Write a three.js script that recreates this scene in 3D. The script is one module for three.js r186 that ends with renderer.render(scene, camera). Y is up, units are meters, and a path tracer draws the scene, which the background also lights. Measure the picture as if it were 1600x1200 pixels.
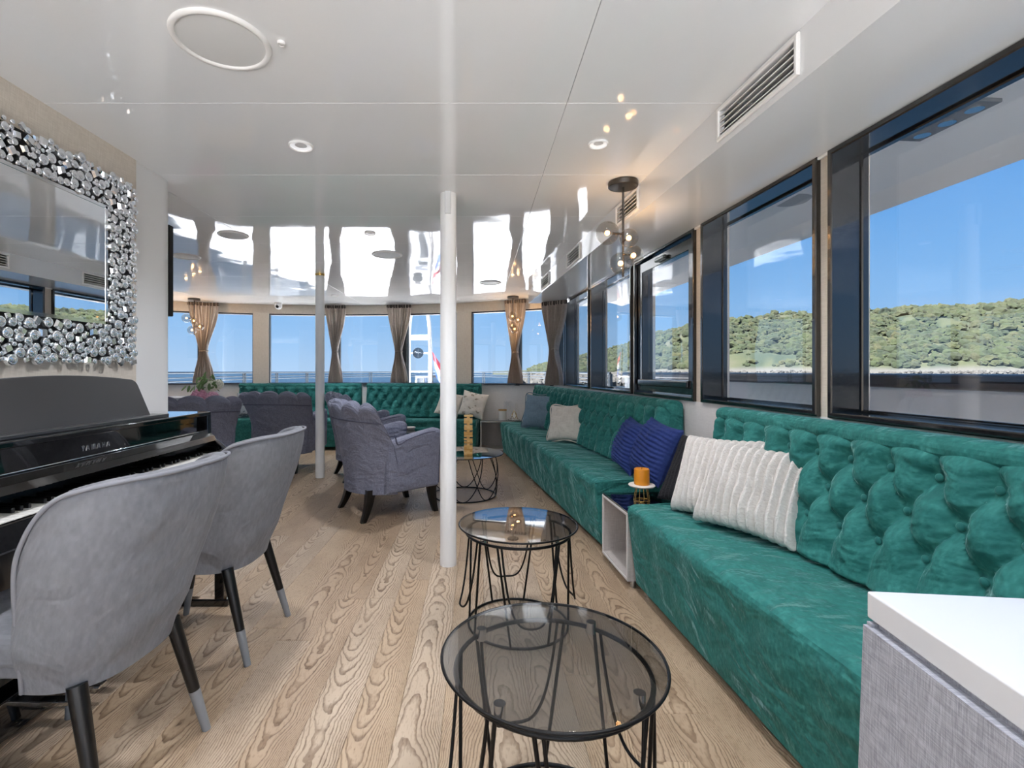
import * as THREE from 'three';
import { RoundedBoxGeometry } from 'three/addons/geometries/RoundedBoxGeometry.js';
import { mergeGeometries, mergeVertices } from 'three/addons/utils/BufferGeometryUtils.js';
import { FontLoader } from 'three/addons/loaders/FontLoader.js';
import { TextGeometry } from 'three/addons/geometries/TextGeometry.js';
import { RectAreaLightUniformsLib } from 'three/addons/lights/RectAreaLightUniformsLib.js';

// ---------------------------------------------------------------- camera, sky, sun, exposure
const scene = new THREE.Scene();
const EYE = 1.13;                                   // lens height above the salon floor
const camera = new THREE.PerspectiveCamera(2 * Math.atan(600 / 780) * 180 / Math.PI, 4 / 3, 0.05, 9000);
camera.position.set(0, EYE, 0);
camera.lookAt(0, EYE, -10);
camera.setViewOffset(1600, 1200, 55, 20, 1600, 1200);   // shifted lens: verticals stay upright
const renderer = new THREE.WebGLRenderer({ antialias: true });
renderer.toneMapping = THREE.LinearToneMapping;
renderer.toneMappingExposure = 1.22;
renderer.shadowMap.enabled = true;
RectAreaLightUniformsLib.init();

const lerp = (a, b, t) => a + (b - a) * t, clamp = (x, a = 0, b = 1) => Math.min(b, Math.max(a, x));
{ // clear summer sky: pale at the horizon, deeper blue overhead, the same all round
  const W = 64, Hh = 256, d = new Float32Array(W * Hh * 4);
  for (let j = 0; j < Hh; j++) {
    const el = ((j + 0.5) / Hh - 0.5) * Math.PI, s = Math.max(0, Math.sin(el));
    const k = 0.86, st = [[0, 0.44, 0.64, 0.90], [0.06, 0.33, 0.57, 0.90], [0.12, 0.25, 0.51, 0.89], [0.27, 0.13, 0.39, 0.84], [0.55, 0.07, 0.27, 0.70], [1, 0.04, 0.20, 0.58]];
    let q = 0; while (q < st.length - 2 && s > st[q + 1][0]) q++; const f = clamp((s - st[q][0]) / (st[q + 1][0] - st[q][0]));
    const c = [1, 2, 3].map((n) => lerp(st[q][n], st[q + 1][n], f));
    for (let i = 0; i < W; i++) { const o = (j * W + i) * 4; d[o] = c[0] * k; d[o + 1] = c[1] * k; d[o + 2] = c[2] * k; d[o + 3] = 1; }
  }
  const t = new THREE.DataTexture(d, W, Hh, THREE.RGBAFormat, THREE.FloatType);
  t.mapping = THREE.EquirectangularReflectionMapping; t.magFilter = THREE.LinearFilter; t.needsUpdate = true;
  scene.background = t; scene.environment = t;
}
const sun = new THREE.DirectionalLight(0xf4f8ff, 38.0);
sun.position.set(-38, 62, 12); sun.target.position.set(-2, 0, -6);
sun.castShadow = true; sun.shadow.mapSize.set(2048, 2048);
Object.assign(sun.shadow.camera, { left: -30, right: 30, top: 30, bottom: -30, near: 1, far: 200 });
scene.add(sun, sun.target);

// ---------------------------------------------------------------- small helpers
const PI = Math.PI, CEIL = 2.165, TH = 0.064;       // TH: how far the starboard wall turns in towards the bow
const rng = (s) => () => { s |= 0; s = s + 0x6D2B79F5 | 0; let t = Math.imul(s ^ s >>> 15, 1 | s); t = t + Math.imul(t ^ t >>> 7, 61 | t) ^ t; return ((t ^ t >>> 14) >>> 0) / 4294967296; };
const sstep = (a, b, x) => { const t = clamp((x - a) / (b - a)); return t * t * (3 - 2 * t); };
const V = (x, y, d) => new THREE.Vector3(x, y, -d);  // d: metres ahead of the lens
const wallPt = (x, y, d) => new THREE.Vector3(x * Math.cos(TH) - d * Math.sin(TH), y, -(x * Math.sin(TH) + d * Math.cos(TH)));
const hash = (x, y, s) => { let h = Math.imul(x, 374761393) + Math.imul(y, 668265263) + Math.imul(s, 1274126177) | 0; h = Math.imul(h ^ h >>> 13, 1274126177); return ((h ^ h >>> 16) >>> 0) / 4294967296; };
function vnoise(x, y, px, py, s) {                   // value noise that repeats every px, py cells
  const xi = Math.floor(x), yi = Math.floor(y), fx = x - xi, fy = y - yi, u = fx * fx * (3 - 2 * fx), v = fy * fy * (3 - 2 * fy);
  const m = (a, p) => ((a % p) + p) % p, x0 = m(xi, px), x1 = m(xi + 1, px), y0 = m(yi, py), y1 = m(yi + 1, py);
  return lerp(lerp(hash(x0, y0, s), hash(x1, y0, s), u), lerp(hash(x0, y1, s), hash(x1, y1, s), u), v);
}
function fbm(u, v, fu, fv, oct, s) { let a = 0.5, t = 0, n = 0; for (let o = 0; o < oct; o++) { t += a * vnoise(u * fu, v * fv, fu, fv, s + o * 17); n += a; a *= 0.5; fu *= 2; fv *= 2; } return t / n; }
function tex(w, h, fn, metresU = 1, metresV = metresU, color = true) {
  const d = new Uint8Array(w * h * 4);
  for (let j = 0; j < h; j++) for (let i = 0; i < w; i++) {
    const c = fn((i + 0.5) / w, (j + 0.5) / h), o = (j * w + i) * 4;
    if (Array.isArray(c)) { d[o] = clamp(c[0], 0, 255); d[o + 1] = clamp(c[1], 0, 255); d[o + 2] = clamp(c[2], 0, 255); } else d[o] = d[o + 1] = d[o + 2] = clamp(c * 255, 0, 255);
    d[o + 3] = 255;
  }
  const t = new THREE.DataTexture(d, w, h, THREE.RGBAFormat);
  t.wrapS = t.wrapT = THREE.RepeatWrapping; t.magFilter = THREE.LinearFilter; t.minFilter = THREE.LinearMipmapLinearFilter; t.generateMipmaps = true;
  if (color) t.colorSpace = THREE.SRGBColorSpace;
  t.repeat.set(1 / metresU, 1 / metresV); t.needsUpdate = true;
  return t;
}
const mix3 = (a, b, t) => [lerp(a[0], b[0], t), lerp(a[1], b[1], t), lerp(a[2], b[2], t)];
const std = (o) => new THREE.MeshStandardMaterial(o), phy = (o) => new THREE.MeshPhysicalMaterial(o);

const used = {};
function numbered(n) { used[n] = (used[n] ?? -1) + 1; return used[n] ? n + '_' + String(used[n]).padStart(3, '0') : n; }
function shade(o) { o.castShadow = true; o.receiveShadow = true; return o; }
function thing(name, label, category, p = new THREE.Vector3(), turn = 0, group) {
  const o = new THREE.Group(); o.name = numbered(name); o.position.copy(p); o.rotation.y = turn;
  o.userData = { label, category }; if (group) o.userData.group = group;
  scene.add(o); return o;
}
function part(parent, name, geo, mat, label) { const m = shade(new THREE.Mesh(geo, mat)); m.name = name; if (label) m.userData.label = label; parent.add(m); return m; }
function solo(name, label, category, geo, mat, p, turn = 0, group) {
  const m = shade(new THREE.Mesh(geo, mat)); m.name = numbered(name); if (p) m.position.copy(p); m.rotation.y = turn;
  m.userData = { label, category }; if (group) m.userData.group = group; scene.add(m); return m;
}
function struct(name, geo, mat, label) { const m = geo ? shade(new THREE.Mesh(geo, mat)) : new THREE.Group(); m.name = name; m.userData = { kind: 'structure', label: label ?? name.replace(/_/g, ' '), category: name.split('_')[0] }; scene.add(m); return m; }
function stuff(name, label, category, mesh) { mesh.name = name; mesh.userData = { kind: 'stuff', label, category }; scene.add(shade(mesh)); return mesh; }

// geometry
function boxUV(g) {                                   // uv in metres, from the face's own plane
  g = g.index ? g.toNonIndexed() : g;
  const p = g.attributes.position, uv = new Float32Array(p.count * 2), a = new THREE.Vector3(), b = new THREE.Vector3(), c = new THREE.Vector3();
  for (let i = 0; i < p.count; i += 3) {
    a.fromBufferAttribute(p, i); b.fromBufferAttribute(p, i + 1); c.fromBufferAttribute(p, i + 2);
    const n = b.clone().sub(a).cross(c.clone().sub(a)), x = Math.abs(n.x), y = Math.abs(n.y), z = Math.abs(n.z);
    for (const [k, q] of [[i, a], [i + 1, b], [i + 2, c]]) {
      if (y >= x && y >= z) { uv[k * 2] = q.x; uv[k * 2 + 1] = q.z; } else if (x >= z) { uv[k * 2] = q.z; uv[k * 2 + 1] = q.y; } else { uv[k * 2] = q.x; uv[k * 2 + 1] = q.y; }
    }
  }
  g.setAttribute('uv', new THREE.BufferAttribute(uv, 2)); return g;
}
const bx = (w, h, d, x = 0, y = 0, z = 0) => boxUV(new THREE.BoxGeometry(w, h, d).translate(x, y, z));
const rb = (w, h, d, x = 0, y = 0, z = 0, r = 0.004, s = 2) => boxUV(new RoundedBoxGeometry(w, h, d, s, Math.min(r, w / 2.01, h / 2.01, d / 2.01)).translate(x, y, z));
const span = (x0, x1, y0, y1, z0, z1, r) => (r ? rb : bx)(x1 - x0, y1 - y0, z1 - z0, (x0 + x1) / 2, (y0 + y1) / 2, (z0 + z1) / 2, r);
const cy = (r0, r1, h, x = 0, y = 0, z = 0, n = 24) => new THREE.CylinderGeometry(r1, r0, h, n).toNonIndexed().translate(x, y, z);   // r0 below, r1 above
const lathe = (pts, n = 28, x = 0, y = 0, z = 0) => new THREE.LatheGeometry(pts.map(([a, b]) => new THREE.Vector2(a, b)), n).toNonIndexed().translate(x, y, z);
const tube = (pts, r, seg = 24, n = 6, closed = false) => new THREE.TubeGeometry(new THREE.CatmullRomCurve3(pts.map((p) => p.isVector3 ? p : new THREE.Vector3(...p)), closed), seg, r, n, closed).toNonIndexed();
const rod = (a, b, r0, r1 = r0, n = 8) => { const A = new THREE.Vector3(...a), B = new THREE.Vector3(...b), d = B.clone().sub(A), g = new THREE.CylinderGeometry(r1, r0, d.length(), n).toNonIndexed(); g.applyQuaternion(new THREE.Quaternion().setFromUnitVectors(new THREE.Vector3(0, 1, 0), d.clone().normalize())); const m = A.add(B).multiplyScalar(0.5); return g.translate(m.x, m.y, m.z); };
const ring = (R, r, y, n = 48, m = 6) => new THREE.TorusGeometry(R, r, m, n).rotateX(PI / 2).toNonIndexed().translate(0, y, 0);
const ball = (r, x, y, z, n = 16) => new THREE.SphereGeometry(r, n, Math.max(6, n * 0.7 | 0)).toNonIndexed().translate(x, y, z);
const join = (...gs) => mergeGeometries(gs.flat().map((g) => { const q = g.index ? g.toNonIndexed() : g; for (const k of Object.keys(q.attributes)) if (!['position', 'normal', 'uv'].includes(k)) q.deleteAttribute(k); return q; }));
function grid(nu, nv, fn, uvf, wrapU = false) {
  const P = [], T = [], I = [];
  for (let j = 0; j <= nv; j++) for (let i = 0; i <= nu; i++) { const u = i / nu, v = j / nv; P.push(...fn(u, v)); T.push(...(uvf ? uvf(u, v) : [u, v])); }
  for (let j = 0; j < nv; j++) for (let i = 0; i < nu; i++) { const a = j * (nu + 1) + i, b = a + 1, c = a + nu + 1, d = c + 1; I.push(a, b, d, a, d, c); }
  const g = new THREE.BufferGeometry();
  g.setAttribute('position', new THREE.Float32BufferAttribute(P, 3)); g.setAttribute('uv', new THREE.Float32BufferAttribute(T, 2)); g.setIndex(I); g.computeVertexNormals();
  if (wrapU) { const n = g.attributes.normal; for (let j = 0; j <= nv; j++) { const a = j * (nu + 1), b = a + nu; const v = new THREE.Vector3(n.getX(a) + n.getX(b), n.getY(a) + n.getY(b), n.getZ(a) + n.getZ(b)).normalize(); n.setXYZ(a, v.x, v.y, v.z); n.setXYZ(b, v.x, v.y, v.z); } }
  return g;
}
function profile(pts, L, bevel = 0.02, seg = 6) {      // outline in x-y, swept along z from 0 to L, edges rounded
  const s = new THREE.Shape(); pts.forEach((p, i) => i === 0 ? s.moveTo(p[0], p[1]) : p.length === 2 ? s.lineTo(p[0], p[1]) : s.quadraticCurveTo(p[0], p[1], p[2], p[3]));
  const g = new THREE.ExtrudeGeometry(s, { depth: Math.max(0.001, L - 2 * bevel), bevelEnabled: bevel > 0, bevelSize: bevel, bevelThickness: bevel, bevelSegments: 3, curveSegments: seg, bevelOffset: -bevel });
  return boxUV(g.translate(0, 0, bevel));
}
function ringFrame(w, h, border, depth, b = 0.004) {    // rectangular frame in x-y, centred, depth along z
  const s = new THREE.Shape(); s.moveTo(-w / 2, -h / 2); s.lineTo(w / 2, -h / 2); s.lineTo(w / 2, h / 2); s.lineTo(-w / 2, h / 2); s.closePath();
  const q = new THREE.Path(), a = w / 2 - border, c = h / 2 - border; q.moveTo(-a, -c); q.lineTo(-a, c); q.lineTo(a, c); q.lineTo(a, -c); q.closePath(); s.holes.push(q);
  return boxUV(new THREE.ExtrudeGeometry(s, { depth: depth - 2 * b, bevelEnabled: true, bevelSize: b, bevelThickness: b, bevelSegments: 1, bevelOffset: -b }).translate(0, 0, b - depth / 2));
}

// ---------------------------------------------------------------- materials
function velvet(dark, mid, light, s, size = 1.1, sheen = 0.5, sc = mid, con = 0.012) {
  // one dye throughout with a fine fibre grain; the brushed look comes from the lie of the pile, which is relief
  const map = tex(512, 512, (u, v) => { const t = clamp(0.5 + (fbm(u, v, 90, 60, 3, s + 9) - 0.5) * 1.1); return t < 0.5 ? mix3(mix3(mid, dark, 0.35), mid, t * 2) : mix3(mid, mix3(mid, light, 0.35), t * 2 - 1); }, size);
  const bump = tex(512, 512, (u, v) => { const w = fbm(u, v, 4, 4, 3, s) - 0.5; return fbm(u + w * 0.25, v + w * 0.2, 4, 10, 4, s + 3) * 0.6 + fbm(u, v, 7, 5, 3, s + 21) * 0.37 + fbm(u, v, 110, 110, 2, s + 41) * 0.03; }, size, size, false);
  return phy({ map, roughness: 0.85, sheen, sheenRoughness: 0.4, sheenColor: new THREE.Color().setRGB(sc[0] / 255, sc[1] / 255, sc[2] / 255, THREE.SRGBColorSpace), bumpMap: bump, bumpScale: con * size });
}
const M = {};
M.green = velvet([12, 74, 72], [34, 113, 107], [110, 177, 169], 11, 1.0, 1.0, [175, 225, 222], 0.075);
M.button = phy({ color: 0x146662, roughness: 0.8, sheen: 0.6, sheenColor: new THREE.Color(0x9adccf) });
M.shell = velvet([100, 101, 107], [122, 123, 128], [146, 147, 151], 31, 1.2, 0.4, [200, 200, 206], 0.03);
M.shellPipe = phy({ color: 0x84848a, roughness: 0.8, sheen: 0.5 });
M.plum = velvet([88, 90, 104], [124, 126, 142], [162, 164, 178], 51, 0.45, 0.5, [190, 190, 205], 0.08);
M.ebony = std({ color: 0x0d0c0c, roughness: 0.35 });
M.sock = std({ color: 0x8d9093, roughness: 0.45, metalness: 0.2 });
M.pianoBlack = phy({ color: 0x060607, roughness: 0.06, clearcoat: 1, clearcoatRoughness: 0.02 });
M.pianoSatin = phy({ color: 0x343435, roughness: 0.3, clearcoat: 0.5, clearcoatRoughness: 0.12 });
M.ivory = std({ color: 0xeeebe4, roughness: 0.25 });
M.keyBlack = std({ color: 0x111111, roughness: 0.3 });
M.silver = std({ color: 0xd9dadc, roughness: 0.18, metalness: 1 });
M.chrome = std({ color: 0xe6e8ea, roughness: 0.06, metalness: 1 });
M.steel = std({ color: 0xc6cacd, roughness: 0.22, metalness: 1 });
M.wire = std({ color: 0x0b0b0c, roughness: 0.4, metalness: 0.5 });
M.frameBlack = phy({ color: 0x0a0908, roughness: 0.16, clearcoat: 1, clearcoatRoughness: 0.05, bumpMap: tex(256, 256, (u, v) => fbm(u, v, 24, 24, 3, 71), 0.4, 0.4, false), bumpScale: 0.0006 });
M.pane = phy({ color: 0xffffff, roughness: 0, transmission: 1, thickness: 0, ior: 1.5 });
M.smoked = phy({ color: 0xd2d5d8, roughness: 0, transmission: 1, thickness: 0, ior: 1.8 });
M.darkGlass = phy({ color: 0x05080c, roughness: 0.03, clearcoat: 1, clearcoatRoughness: 0 });
M.globe = phy({ color: 0xe9e6e2, roughness: 0, transmission: 1, thickness: 0, ior: 1.5 });
M.clearGlass = phy({ color: 0xffffff, roughness: 0.02, transmission: 1, thickness: 0, ior: 1.5 });
M.gunmetal = std({ color: 0x55524f, roughness: 0.3, metalness: 0.9 });
const wave = tex(512, 512, (u, v) => fbm(u, v, 3, 3, 2, 81) * 0.8 + fbm(u, v, 8, 8, 2, 82) * 0.2, 2.6, 2.6, false);
M.gloss = phy({ color: 0xeeefF0, roughness: 0.04, ior: 1.8, bumpMap: wave, bumpScale: 0.012 });
M.soffit = phy({ color: 0xe6e6e6, roughness: 0.05, ior: 1.75, bumpMap: wave, bumpScale: 0.003 });
M.whitePaint = std({ color: 0xeceae7, roughness: 0.5 });
M.column = std({ color: 0xf0efed, roughness: 0.35, bumpMap: tex(128, 256, (u, v) => fbm(u, v, 3, 5, 3, 85), 0.3, 0.8, false), bumpScale: 0.004 });
const linen = (a, b, s, m = 0.25) => tex(512, 512, (u, v) => { const t = fbm(u, v, 200, 10, 2, s) * 0.5 + fbm(u, v, 10, 200, 2, s + 5) * 0.5; return mix3(a, b, clamp((t - 0.5) * 2.2 + 0.5)); }, m);
M.beige = std({ map: linen([206, 195, 180], [224, 214, 200], 91), roughness: 0.75 });
M.wallPanel = std({ map: linen([228, 226, 224], [240, 238, 236], 95), roughness: 0.6 });
M.linen = std({ map: linen([138, 139, 147], [184, 186, 194], 97, 0.2), roughness: 0.7 });
M.plaster = std({ color: 0xe9e8e6, roughness: 0.55 });
M.stone = phy({ color: 0xdcdde0, roughness: 0.16, clearcoat: 0.4 });
M.mirror = std({ color: 0xf2f4f5, roughness: 0.0, metalness: 1 });
M.gem = phy({ color: 0xf2f4f6, roughness: 0.08, metalness: 0.85, clearcoat: 1, clearcoatRoughness: 0.03 });
M.matteBlack = std({ color: 0x0c0c0d, roughness: 0.7 });
M.taupe = phy({ map: linen([176, 162, 150], [204, 192, 181], 99, 0.3), roughness: 1, transmission: 0.35, thickness: 0 });
M.grille = std({ color: 0xd6d6d5, roughness: 0.6 });
M.dark = std({ color: 0x1a1b1c, roughness: 0.8 });
M.deck = std({ color: 0xe8e6e2, roughness: 0.6 });
M.cream = std({ map: linen([206, 198, 186], [230, 224, 214], 103, 0.3), roughness: 0.9 });
M.creamLeaf = std({ map: tex(256, 256, (u, v) => mix3([226, 219, 207], [172, 160, 142], sstep(0.62, 0.7, fbm(u, v, 7, 9, 3, 105))), 0.35), roughness: 0.9 });
M.denim = std({ map: linen([98, 122, 140], [132, 154, 170], 107, 0.2), roughness: 0.9 });
M.blue = velvet([14, 28, 80], [28, 50, 114], [66, 94, 152], 111, 0.5, 0.5, [130, 155, 210]);
M.fur = phy({ map: tex(256, 256, (u, v) => mix3([204, 199, 193], [226, 222, 217], fbm(u, v, 60, 60, 3, 115)), 0.3), roughness: 1, sheen: 0.15, bumpMap: tex(256, 256, (u, v) => fbm(u, v, 90, 90, 2, 116), 0.3, 0.3, false), bumpScale: 0.003 });
M.charcoal = phy({ color: 0x232327, roughness: 1, sheen: 0.4, bumpMap: tex(256, 256, (u, v) => fbm(u, v, 60, 60, 3, 118), 0.3, 0.3, false), bumpScale: 0.006 });
M.gold = std({ color: 0xd9b36a, roughness: 0.25, metalness: 1 });
M.wax = phy({ color: 0xd98a1e, roughness: 0.4, sheen: 0.2 });
M.marble = std({ color: 0xefe9df, roughness: 0.3 });
const bulbMat = std({ color: 0xffe2b8, emissive: 0xffb66a, emissiveIntensity: 6 });

// ---------------------------------------------------------------- the setting
const AFT = 2.0;                                   // unseen aft end, left open to let fill daylight in
const NODES = [[-5.27, 7.04], [-4.18, 7.55], [-3.36, 7.77], [-2.22, 7.9], [-1.133, 7.82], [-0.196, 7.6], [0.59, 7.29], [1.07, 7.05]];
const frontD = (x) => { for (let i = 0; i < NODES.length - 1; i++) { const [a, b] = [NODES[i], NODES[i + 1]]; if (x <= b[0]) return lerp(a[1], b[1], (x - a[0]) / (b[0] - a[0])); } return NODES[7][1] - (x - 1.07) * 0.6; };

{ // oak plank floor
  const S = 8, seeds = Array.from({ length: S }, (_, i) => { const r = rng(400 + i); return [r() * 1.4 - 0.2, r(), r(), r(), r()]; });
  const sample = (u, v) => {
    const k = Math.min(S - 1, Math.floor(u * S)), x = (u * S - k), q = seeds[k], y = v;
    const wob = (fbm(x * 0.12 + 0.1, y, 4, 6, 3, 500 + k) - 0.5) * 0.55, cx = k % 3 === 2 ? 1.5 + q[0] * 0.4 : 0.25 + q[2] * 0.5, dx = x - cx - wob;
    const rr = dx * dx * (k % 3 === 2 ? 7 : 17 + 9 * q[3]) + y * (q[4] > 0.5 ? 1 : -1) * (13 + Math.floor(q[1] * 9)) + (vnoise(y * 4, 0.5, 4, 1, 520 + k) - 0.5) * 5 + fbm(x * 0.35, y, 6, 26, 4, 540 + k) * 1.5 + 60;
    const f = rr - Math.floor(rr), line = sstep(0.55, 0.92, f) * (1 - sstep(0.94, 1, f)) * (0.55 + 0.45 * fbm(x * 0.5, y, 4, 12, 2, 570 + k) * 1.6);
    const pore = sstep(0.6, 0.8, vnoise(x * 40, y * 130, 40, 130, 550 + k)) * (0.4 + 0.6 * f), tone = q[1];
    return [line, pore, tone, fbm(x * 0.5, y, 3, 8, 3, 560 + k)];
  };
  const N = [1024, 2048], cache = new Float32Array(N[0] * N[1] * 4);
  for (let j = 0; j < N[1]; j++) for (let i = 0; i < N[0]; i++) cache.set(sample((i + 0.5) / N[0], (j + 0.5) / N[1]), (j * N[0] + i) * 4);
  const at = (u, v) => (Math.floor(v * N[1]) * N[0] + Math.floor(u * N[0])) * 4;
  const map = tex(N[0], N[1], (u, v) => { const o = at(u, v), l = cache[o], p = cache[o + 1], t = cache[o + 2], m = cache[o + 3]; return mix3(mix3([196, 176, 152], [178, 157, 133], clamp(t * 0.6 + (m - 0.5) * 1.6 + 0.2)), [104, 82, 62], clamp(l * 0.62 + p * 0.22)); }, 1);
  const bump = tex(N[0], N[1], (u, v) => { const o = at(u, v); return 1 - clamp(cache[o] * 0.7 + cache[o + 1] * 0.35); }, 1, 1, false);
  M.oak = [0, 1, 2].map((i) => std({ map, bumpMap: bump, bumpScale: 0.0011, roughness: 0.4, color: [0xffffff, 0xf2ece6, 0xfffaf2][i] }));
  const floor = struct('floor', null, null, 'oak plank floor of the salon'), W = 0.146, r = rng(7), rest = [];
  part(floor, 'subfloor', span(-6.2, 1.9, -0.12, -0.012, -8.0, AFT), M.dark);
  let row = 0;
  for (let x = -5.95; x < 1.75; x += W, row++) {
    const strip = Math.floor(r() * S);
    let d = -AFT - r() * 1.7; const end = Math.min(frontD(x), frontD(x + W)) + 0.04;
    while (d < end) {
      const L = 1.75, d0 = Math.max(d, -AFT), d1 = Math.min(d + L, end); d += L; const st = (strip + Math.floor(r() * 5) + 1) % S, off = r();
      if (d1 - d0 < 0.03) continue;
      const g = new THREE.BufferGeometry(), e = 0.0014, w = W - 0.0006, y0 = -0.012, x0 = x, x1 = x + w, a = d0, b = d1 - 0.0006, q = [];
      const quad = (A, B, C, D) => q.push(...A, ...B, ...C, ...A, ...C, ...D);
      const T = [[x0 + e, 0, -a - e], [x1 - e, 0, -a - e], [x1 - e, 0, -b + e], [x0 + e, 0, -b + e]], Bq = [[x0, -e, -a], [x1, -e, -a], [x1, -e, -b], [x0, -e, -b]], Z = Bq.map((p) => [p[0], y0, p[2]]);
      quad(...T); for (let k = 0; k < 4; k++) { const n = (k + 1) % 4; quad(Bq[k], Bq[n], T[n], T[k]); quad(Z[k], Z[n], Bq[n], Bq[k]); }
      g.setAttribute('position', new THREE.Float32BufferAttribute(q, 3)); g.computeVertexNormals();
      const uv = []; for (let k = 0; k < q.length; k += 3) uv.push((st + clamp((q[k] - x) / W, 0.01, 0.99)) / S, (-q[k + 2]) / 2.0 + off);
      g.setAttribute('uv', new THREE.Float32BufferAttribute(uv, 2));
      const seen = d1 > 1.2 && x > -4.6 && x < 1.2 && x > -0.72 * d1 - 0.2;
      if (seen) part(floor, 'plank', g, M.oak[Math.floor(r() * 3)]); else rest.push(g);
    }
  }
  part(floor, 'outer_planks', mergeGeometries(rest), M.oak[0]).userData.kind = 'stuff';
}
{ // lacquered ceiling panels with fine joints
  const c = struct('ceiling', null, null, 'glossy white lacquered panel ceiling');
  part(c, 'backing', span(-6.2, 1.9, CEIL + 0.012, CEIL + 0.12, -8.05, AFT), M.whitePaint);
  const xs = [-6.1, -3.9, -1.776, 0.348, 1.66], ds = [-AFT]; for (let k = -4; k < 9; k++) ds.push(1.927 + 0.705 * k); ds.push(8.0);
  for (let i = 0; i < xs.length - 1; i++) for (let j = 0; j < ds.length - 1; j++) if (ds[j + 1] > ds[j] + 0.05)
    part(c, 'ceiling_panel', rb(xs[i + 1] - xs[i] - 0.0018, 0.014, ds[j + 1] - ds[j] - 0.0018, (xs[i] + xs[i + 1]) / 2, CEIL + 0.007, -(ds[j] + ds[j + 1]) / 2, 0.0015, 1), M.gloss);
}
{ // front bulkhead: faceted curve of windows
  const w = struct('wall_front', null, null, 'curved front wall under and between the forward windows');
  NODES.slice(0, -1).forEach((a, i) => {
    const b = NODES[i + 1], dx = b[0] - a[0], dd = b[1] - a[1], L = Math.hypot(dx, dd), turn = Math.atan2(dd, dx), m = [(a[0] + b[0]) / 2, (a[1] + b[1]) / 2];
    const place = (g) => g.rotateY(turn).translate(m[0], 0, -m[1]);
    const off = -0.06; // wall thickness lies outside
    part(w, 'dado_panel', place(bx(L + 0.06, 0.93, 0.12, 0, 0.465, off)), M.wallPanel);
    part(w, 'valance', place(bx(L + 0.06, CEIL - 2.03 + 0.06, 0.12, 0, (CEIL + 2.09) / 2, off)), M.beige);
    const wide = (k) => k === 2 || k === 5, half = (k) => wide(k) ? 0.115 : 0.03, l = half(i), r = half(i + 1);
    const win = struct('window_' + (i + 1), null, null, 'forward salon window'), ww = L - l - r + 0.02, cx = (l - r) / 2;
    part(win, 'frame', place(ringFrame(ww, 1.1, 0.022, 0.07, 0.003).translate(cx, 1.48, off + 0.0)), M.frameFront ??= std({ color: 0x4a4c50, roughness: 0.35, metalness: 0.3 }));
    part(win, 'pane', place(bx(ww - 0.03, 1.07, 0.004, cx, 1.48, off - 0.01)), M.pane);
    part(win, 'sill', place(rb(ww, 0.018, 0.15, cx, 0.938, off + 0.03, 0.005)), M.frameFront);
  });
  NODES.forEach((p, k) => { const wide = k === 2 || k === 5; const ang = k > 0 && k < 7 ? Math.atan2(NODES[k + 1][1] - NODES[k - 1][1], NODES[k + 1][0] - NODES[k - 1][0]) : 0; part(w, 'mullion', rb(wide ? 0.23 : 0.075, 1.12, 0.13, 0, 1.48, -0.055, 0.006).rotateY(ang).translate(p[0], 0, -p[1]), wide ? M.beige : M.frameFront); });
}
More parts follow.
